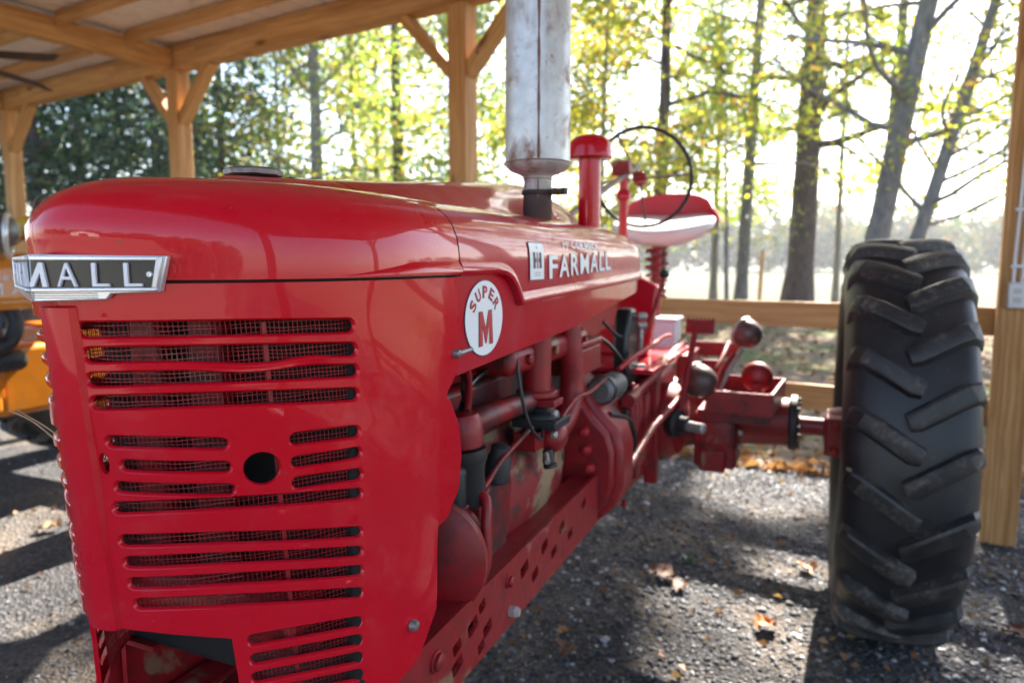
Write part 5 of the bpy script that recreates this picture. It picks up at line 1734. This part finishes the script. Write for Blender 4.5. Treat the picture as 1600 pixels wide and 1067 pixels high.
# ---- rear wheels
def tyre_r(a):
    a = abs(a)
    return float(np.interp(a, [0, .08, .13, .155, .168, .178, .185, .186, .176, .15], [.735, .731, .722, .708, .690, .66, .60, .56, .51, .48]))
def tyre_rc(a):  # carcass under lugs beyond the shoulder
    return float(np.interp(abs(a), [0, .08, .13, .155, .168, .176], [.735, .731, .722, .708, .690, .664]))
tprof = [(-.150, .480), (-.176, .51), (-.186, .56), (-.185, .60), (-.178, .66), (-.168, .690), (-.155, .708), (-.13, .722), (-.08, .731), (0, .735)]
tprof = tprof + [(-a, r) for a, r in tprof[-2::-1]]
def lug_mesh(sg):
    path = [(-.020, -.105), (.0, -.098), (.045, -.066), (.095, -.030), (.140, .000), (.168, .012), (.177, .014)]
    hts = [.026, .031, .033, .035, .038, .043, .036]
    R = []
    for i, (a, t) in enumerate(path):
        p0 = Vector(path[max(i - 1, 0)]); p1 = Vector(path[min(i + 1, len(path) - 1)])
        d = (p1 - p0).normalized(); nn = Vector((-d.y, d.x))
        wb = .037 if 0 < i < 6 else .030
        wt = .0245 if 0 < i < 6 else .020
        ring = []
        for off, h in ((-wb, -.006), (-wt * 1.12, hts[i] * .86), (-wt * .75, hts[i]), (wt * .75, hts[i]), (wt * 1.12, hts[i] * .86), (wb, -.006)):
            aa = a + nn.x * off; tt = t + nn.y * off
            r = tyre_rc(aa) + h; ph_ = tt / .76
            ring.append(Vector((sg * aa, -math.cos(ph_) * r, math.sin(ph_) * r)))
        R.append(ring)
    mb = MB(); mb.rings(R, True, True)
    o = mb.build('lug', 'lug_rubber', None, 28)
    me = o.data; bpy.data.objects.remove(o)
    return me
lugs = {1: lug_mesh(1), -1: lug_mesh(-1)}
def rear_wheel(cx, cy, cz, side):
    mb = MB(); mb.lathe([(r, a) for a, r in tprof], (0, 0, 0), (1, 0, 0), 96, cap=False)
    o = mb.build('rear_tyre', 'tyre_rubber', None, 40)
    o.parent = TR; o.location = Vector((cx, cy, cz)) - TR.location; o.scale = (1.045, 1, 1)
    N = 23
    for sg in (1, -1):
        for k in range(N):
            l = bpy.data.objects.new('lug', lugs[sg]); COL.objects.link(l)
            l.parent = o
            l.rotation_euler = (-(k + (.5 if sg > 0 else 0)) * 2 * math.pi / N, 0, 0)
    mb = MB()
    mb.lathe([(.485, -.155), (.495, -.150), (.47, -.12), (.455, -.05), (.455, .05), (.47, .12), (.495, .150), (.485, .155)], (0, 0, 0), (1, 0, 0), 64, cap=False)
    mb.v = [(p[0] + cx, p[1] + cy, p[2] + cz) for p in mb.v]
    rim = mb.build('rear_rim', 'cast_red', TR, 30, solid=.006)
    mb = MB()
    s = -side
    mb.lathe([(.09, .02 * s), (.16, .0), (.24, .05 * s), (.36, .06 * s), (.44, .02 * s), (.46, .0)], (cx, cy, cz), (1, 0, 0), 48, cap=False)
    mb.build('wheel_disc', 'cast_red', rim, 40, solid=.01)
    mb = MB()
    mb.lathe([(.04, -.24), (.085, -.23), (.095, -.19), (.10, -.03), (.15, .0), (.15, .03), (.05, .04)], (cx, cy, cz), (side, 0, 0), 32)
    hub = mb.build('wheel_hub', 'cast_red', rim, 35)
    mb = MB()
    mb.bx(min(cx - side * .235, cx - side * .165), max(cx - side * .235, cx - side * .165), cy - .14, cy - .02, cz - .075, cz + .075)
    for z in (-.045, .045):
        mb.lathe([(.018, 0), (.018, .022)], (cx - side * .20, cy - .14, cz + z), (0, -1, 0), 6)
    mb.build('hub_clamp', 'cast_clean', rim, None, .008)
    return o
rear_wheel(.290, 3.08, .770, 1)
rear_wheel(2 * XC - .290, 3.08, .770, -1)
# ================================================================== orange tractor in the next bay
OX = -4.32
OT = empty('orange_tractor', (OX, 2.2, 0))
tag(OT, 'orange tractor with white side lettering parked in the bay at the left edge', 'tractor')
def loft_hood(x, y0, y1, w, z0, z1, nose=.15):
    R = []
    for y in list(np.linspace(y0, y0 + nose, 8)) + list(np.linspace(y0 + nose, y1 - .12, 6)) + list(np.linspace(y1 - .12, y1, 8)):
        t = min(1, (y - y0) / nose + .02); q = min(1, (y1 - y) / .12 + .02)
        k = math.sqrt(max(0, 1 - (1 - t) ** 2)) * .35 + .65; k *= math.sqrt(max(.0, 1 - (1 - q) ** 2)) * .3 + .7
        ww = w * k; zt = z1 - .05 * (1 - k)
        R.append([Vector((x - ww, y, z0)), Vector((x - ww, y, zt - .10)), Vector((x - ww * .93, y, zt - .05)), Vector((x - ww * .7, y, zt - .015)), Vector((x, y, zt)), Vector((x + ww * .7, y, zt - .015)), Vector((x + ww * .93, y, zt - .05)), Vector((x + ww, y, zt - .10)), Vector((x + ww, y, z0))])
    return R
mb = MB(); mb.rings(loft_hood(OX, .95, 2.86, .265, 1.185, 1.50))
oh = mb.build('hood', 'orange_paint', OT, 50)
mb = MB(); mb.bx(OX + .255, OX + .272, 1.0, 2.80, 1.235, 1.252)
mb.build('hood_trim', 'orange_paint', oh, None, .004)
def hood_text(s, y0, w, z0, h, gap):
    for c in s:
        if c != ' ':
            ww = w * (.45 if c in 'I-c' else (1.2 if c == 'M' else 1))
            v, f = fit_text(c, ww, h if c != '-' else h * .18)
            mb = MB(); mb.add([(OX + .2672, y0 + a, z0 + b + (h * .4 if c == '-' else 0)) for a, b in v], f)
            mb.build('hood_letter', 'letter_grey', oh, None, fixn=False)
        y0 += ww + gap
    return y0
hood_text('FARMALL', 2.02, .062, 1.268, .062, .046)
hood_text('McCORMICK-DEERING', 1.93, .030, 1.348, .022, .0145)
mb = MB(); mb.bx(OX - .30, OX + .30, .86, 1.02, .80, 1.46)
og = mb.build('grille_shell', 'orange_paint', OT, None, .06, 4)
mb = MB()
for k in range(12): mb.bx(OX - .22, OX + .22, .845, .859, .86 + k * .045, .885 + k * .045)
split_build(mb, 'grille_bar', 'grease_black', og, smooth=None, bevel=.004)
mb = MB(); mb.bx(OX - .15, OX + .15, 1.10, 2.0, .70, 1.18)
oe = mb.build('engine_block', 'orange_paint', OT, None, .03, 3)
mb = MB(); mb.bx(OX + .14, OX + .21, 1.9, 2.42, .60, .83); mb.bx(OX - .2, OX + .205, 2.40, 2.72, .58, .98)
mb.build('clutch_case', 'orange_paint', oe, None, .04, 4)
mb = MB(); mb.tube([(OX + .22, 1.95, 1.10), (OX + .25, 2.05, .99), (OX + .26, 2.25, .965), (OX + .26, 2.42, 1.0), (OX + .25, 2.48, 1.10), (OX + .20, 2.48, 1.20)], .042, 16)
mb.build('exhaust_manifold', 'grease_black', oe, 50)
mb = MB(); mb.lathe([(.05, 0), (.06, .02), (.06, .14), (.05, .16)], (OX + .22, 2.36, .90), (0, 1, 0), 20)
mb.build('starter_motor', 'grease_black', oe, 40)
mb = MB(); mb.lathe([(.04, 0), (.075, .01), (.08, .08), (.07, .10)], (OX + .13, 2.1, 1.06), (1, 0, 0), 20)
mb.build('magneto', 'yellow_paint', oe, 40)
mb = MB(); mb.bx(OX - .17, OX + .17, 2.72, 3.85, .62, 1.08)
mb.build('gearbox', 'orange_paint', OT, None, .03)
mb = MB(); mb.bx(OX - .24, OX - .20, .9, 2.4, .70, .82); mb.bx(OX + .20, OX + .24, .9, 2.4, .70, .82)
split_build(mb, 'frame_rail', 'orange_paint', OT, smooth=None, bevel=.004)
mb = MB(); mb.lathe([(.12, -.9), (.12, .9)], (OX, 3.65, .74), (1, 0, 0), 20)
mb.build('axle_housing', 'orange_paint', OT, 40)
for sg in (1, -1):
    mb = MB(); mb.lathe([(r_ * .97, a) for a, r_ in tprof], (OX + sg * .92, 3.65, .745), (1, 0, 0), 56, cap=False)
    w = mb.build('rear_tyre', 'tyre_rubber', OT, 40)
    mb = MB(); mb.lathe([(.08, .05), (.2, 0), (.4, .06), (.47, .14), (.47, -.14)], (OX + sg * .92, 3.65, .745), (sg, 0, 0), 40)
    mb.build('rear_rim', 'orange_paint', w, 40)
    for k in range(20):
        l = bpy.data.objects.new('lug', lugs[1]); COL.objects.link(l); l.parent = w
        l.location = Vector((OX + sg * .92, 3.65, .745)) - wloc(w); l.scale = (1, .97, .97)
        l.rotation_euler = (k * 2 * math.pi / 20, 0, 0)
        l = bpy.data.objects.new('lug', lugs[-1]); COL.objects.link(l); l.parent = w
        l.location = Vector((OX + sg * .92, 3.65, .745)) - wloc(w); l.scale = (1, .97, .97)
        l.rotation_euler = ((k + .5) * 2 * math.pi / 20, 0, 0)
    c = (OX + sg * .14, 1.02, .33)
    mb = MB(); mb.lathe([(.205, -.06), (.25, -.078), (.30, -.072), (.33, -.045), (.33, .045), (.30, .072), (.25, .078), (.205, .06)], c, (sg, 0, -.1), 36, cap=False)
    ft = mb.build('front_tyre', 'tyre_rubber', OT, 40)
    mb = MB(); mb.lathe([(.01, .03), (.06, 0), (.16, -.01), (.21, .055), (.21, -.055), (.03, -.05)], c, (sg, 0, -.1), 28)
    mb.build('front_rim', 'orange_paint', ft, 40)
mb = MB(); mb.cyl((OX, 1.02, .30), (OX, 1.02, .80), .07, .10, 16)
mb.build('front_pedestal', 'orange_paint', OT, 40)
# lamp with chrome ring, pre-cleaner dome, steering wheel
mb = MB(); mb.lathe([(.002, 0), (.05, .01), (.08, .04), (.095, .09), (.10, .12)], (OX + .30, 2.52, 1.60), (-.6, -.75, .1), 28)
ol = mb.build('head_lamp', 'old_steel', OT, 50)
mb = MB(); mb.tube([Vector((OX + .30, 2.45, 1.585)) + (Vector((.78, -.62, 0)) * math.cos(a) + Vector((.05, .0, 1)) * math.sin(a)) * .115 for a in np.linspace(0, 2 * math.pi, 40, endpoint=False)], .013, 10, closed=True)
mb.build('lamp_ring', 'bright_metal', ol, 50)
mb = MB(); mb.lathe([(.06, 1.45), (.06, 1.60), (.115, 1.605), (.12, 1.64), (.11, 1.68), (.07, 1.705), (.002, 1.71)], (OX + .08, 2.75, 0), (0, 0, 1), 26)
mb.build('air_cleaner', 'yellow_paint', OT, 50)
mb = MB(); c = Vector((OX, 2.95, 1.66))
mb.tube([c + Vector((1, 0, 0)) * .21 * math.cos(a) + Vector((0, -.35, .93)) * .21 * math.sin(a) for a in np.linspace(0, 2 * math.pi, 48, endpoint=False)], .011, 8, closed=True)
osw = mb.build('steering_wheel', 'black_paint', OT, 50)
for a in (20, 140, 260):
    mb = MB(); mb.cyl(c, c + Vector((1, 0, 0)) * .21 * math.cos(rad(a)) + Vector((0, -.35, .93)) * .21 * math.sin(rad(a)), .006, None, 8)
    mb.build('wheel_spoke', 'old_steel', osw, 40)
mb = MB(); mb.cyl((OX, 2.2, 1.42), c, .014, None, 10)
mb.build('steering_shaft', 'orange_paint', OT, 40)
mb = MB(); mb.rings(pad(OX, 3.9, 1.25, .23, .2, .05, 2.4, rad(8), dish=.05))
mb.build('seat', 'yellow_paint', OT, 60)

# ================================================================== small things
def dry_leaf(name, label, c, s, mat, seed, grp=None):
    rg = random.Random(seed)
    R = []
    n = 9
    a0 = rg.uniform(0, 6.28); d = Vector((math.cos(a0), math.sin(a0), 0)); e = Vector((-d.y, d.x, 0))
    for i in range(n):
        t = i / (n - 1); w = s * .42 * math.sin(math.pi * (t * .92 + .04)) ** .8 * (1 + .35 * math.sin(i * 2.3 + seed))
        b = Vector(c) + d * (t - .5) * s + Vector((0, 0, .012 * math.sin(t * 3.1) + .01 * rg.random() + .004))
        R.append([b - e * w + Vector((0, 0, .02 * rg.random() + .012)), b - e * w * .5 + Vector((0, 0, .006)), b, b + e * w * .5 + Vector((0, 0, .005)), b + e * w + Vector((0, 0, .022 * rg.random() + .01))])
    mb = MB(); mb.rings(R, False, False)
    o = mb.build(name, mat, None, 60, fixn=False)
    return tag(o, label, 'leaf', grp)
simple('leaf_orange', (.50, .17, .04), .6, vary=.3, scale=40)
simple('leaf_brown', (.17, .085, .05), .7, vary=.35, scale=40)
simple('leaf_tan', (.36, .22, .12), .7, vary=.3, scale=40)
dry_leaf('dry_leaf', 'bright orange curled leaf lit by sun on the gravel before the big tyre', (-.127, 2.82, .004), .095, 'leaf_orange', 1)
dry_leaf('dry_leaf', 'long brown curled leaf in the middle of the shaded gravel', (-.60, 3.12, .004), .14, 'leaf_brown', 2)
dry_leaf('dry_leaf', 'small brown leaf touching the long curled leaf', (-.50, 3.03, .004), .10, 'leaf_brown', 3)
dry_leaf('dry_leaf', 'brown leaf at the bottom edge right of the frame rail', (-.788, 2.33, .004), .075, 'leaf_brown', 4)
dry_leaf('dry_leaf', 'tan leaf on the sunlit gravel at the left under the orange tractor', (-3.75, 2.38, .004), .11, 'leaf_tan', 5)
dry_leaf('dry_leaf', 'tan leaf just left of the foot of the big tyre', (.02, 3.45, .004), .10, 'leaf_tan', 6)
dry_leaf('dry_leaf', 'reddish leaf on the gravel right of the big tyre', (.78, 3.15, .004), .10, 'leaf_brown', 7)
dry_leaf('dry_leaf', 'small tan leaf at the right of the sunny patch near the tyre', (.36, 2.38, .004), .055, 'leaf_tan', 8)
# green weed
WD = empty('weed', (-.505, 3.346, 0)); tag(WD, 'small green weed sprouting in the shaded gravel', 'weed')
simple('weed_green', (.09, .22, .04), .5, vary=.2)
rg = random.Random(9)
for k in range(7):
    a = rg.uniform(0, 6.28); L = rg.uniform(.03, .055); d = Vector((math.cos(a), math.sin(a), rg.uniform(.6, 1.6))).normalized(); e = Vector((-math.sin(a), math.cos(a), 0))
    b = Vector((-.505, 3.346, .0))
    mb = MB(); mb.rings([[b + d * L * t - e * .012 * math.sin(math.pi * (t * .9 + .05)), b + d * L * t + Vector((0, 0, -.003)), b + d * L * t + e * .012 * math.sin(math.pi * (t * .9 + .05))] for t in (0, .25, .5, .75, 1)], False, False)
    mb.build('blade', 'weed_green', WD, 60, fixn=False)
# dry stalks caught in the grille
mb = MB(); mb.tube([(XC - .05, .56, 1.20), (XC - .20, .60, 1.232), (XC - .36, .66, 1.225)], .0012, 5); mb.tube([(XC - .04, .56, 1.165), (XC - .15, .60, 1.215), (XC - .34, .66, 1.228)], .0011, 5)
tag(mb.build('dry_stalk', 'leaf_tan', None, None), 'two thin dry straws sticking out of the left side of the grille', 'straw')

# ------------------------------------------------------------------ thin volume added to imitate glare over the background
hz = bpy.data.materials.new('glare_haze'); hz.use_nodes = True
ht = hz.node_tree; ht.nodes.clear()
ho = ht.nodes.new('ShaderNodeOutputMaterial'); pv = ht.nodes.new('ShaderNodeVolumePrincipled')
pv.inputs['Color'].default_value = (.92, .95, 1, 1); pv.inputs['Density'].default_value = .0011; pv.inputs['Anisotropy'].default_value = .4
ht.links.new(pv.outputs[0], ho.inputs['Volume'])
MT['glare_haze'] = hz
mb = MB(); mb.bx(-320, 320, -60, 460, -1.2, 26)
tag(mb.build('haze', 'glare_haze', None, None), 'thin haze volume added over the field to imitate washed-out glare', 'haze', kind='stuff')
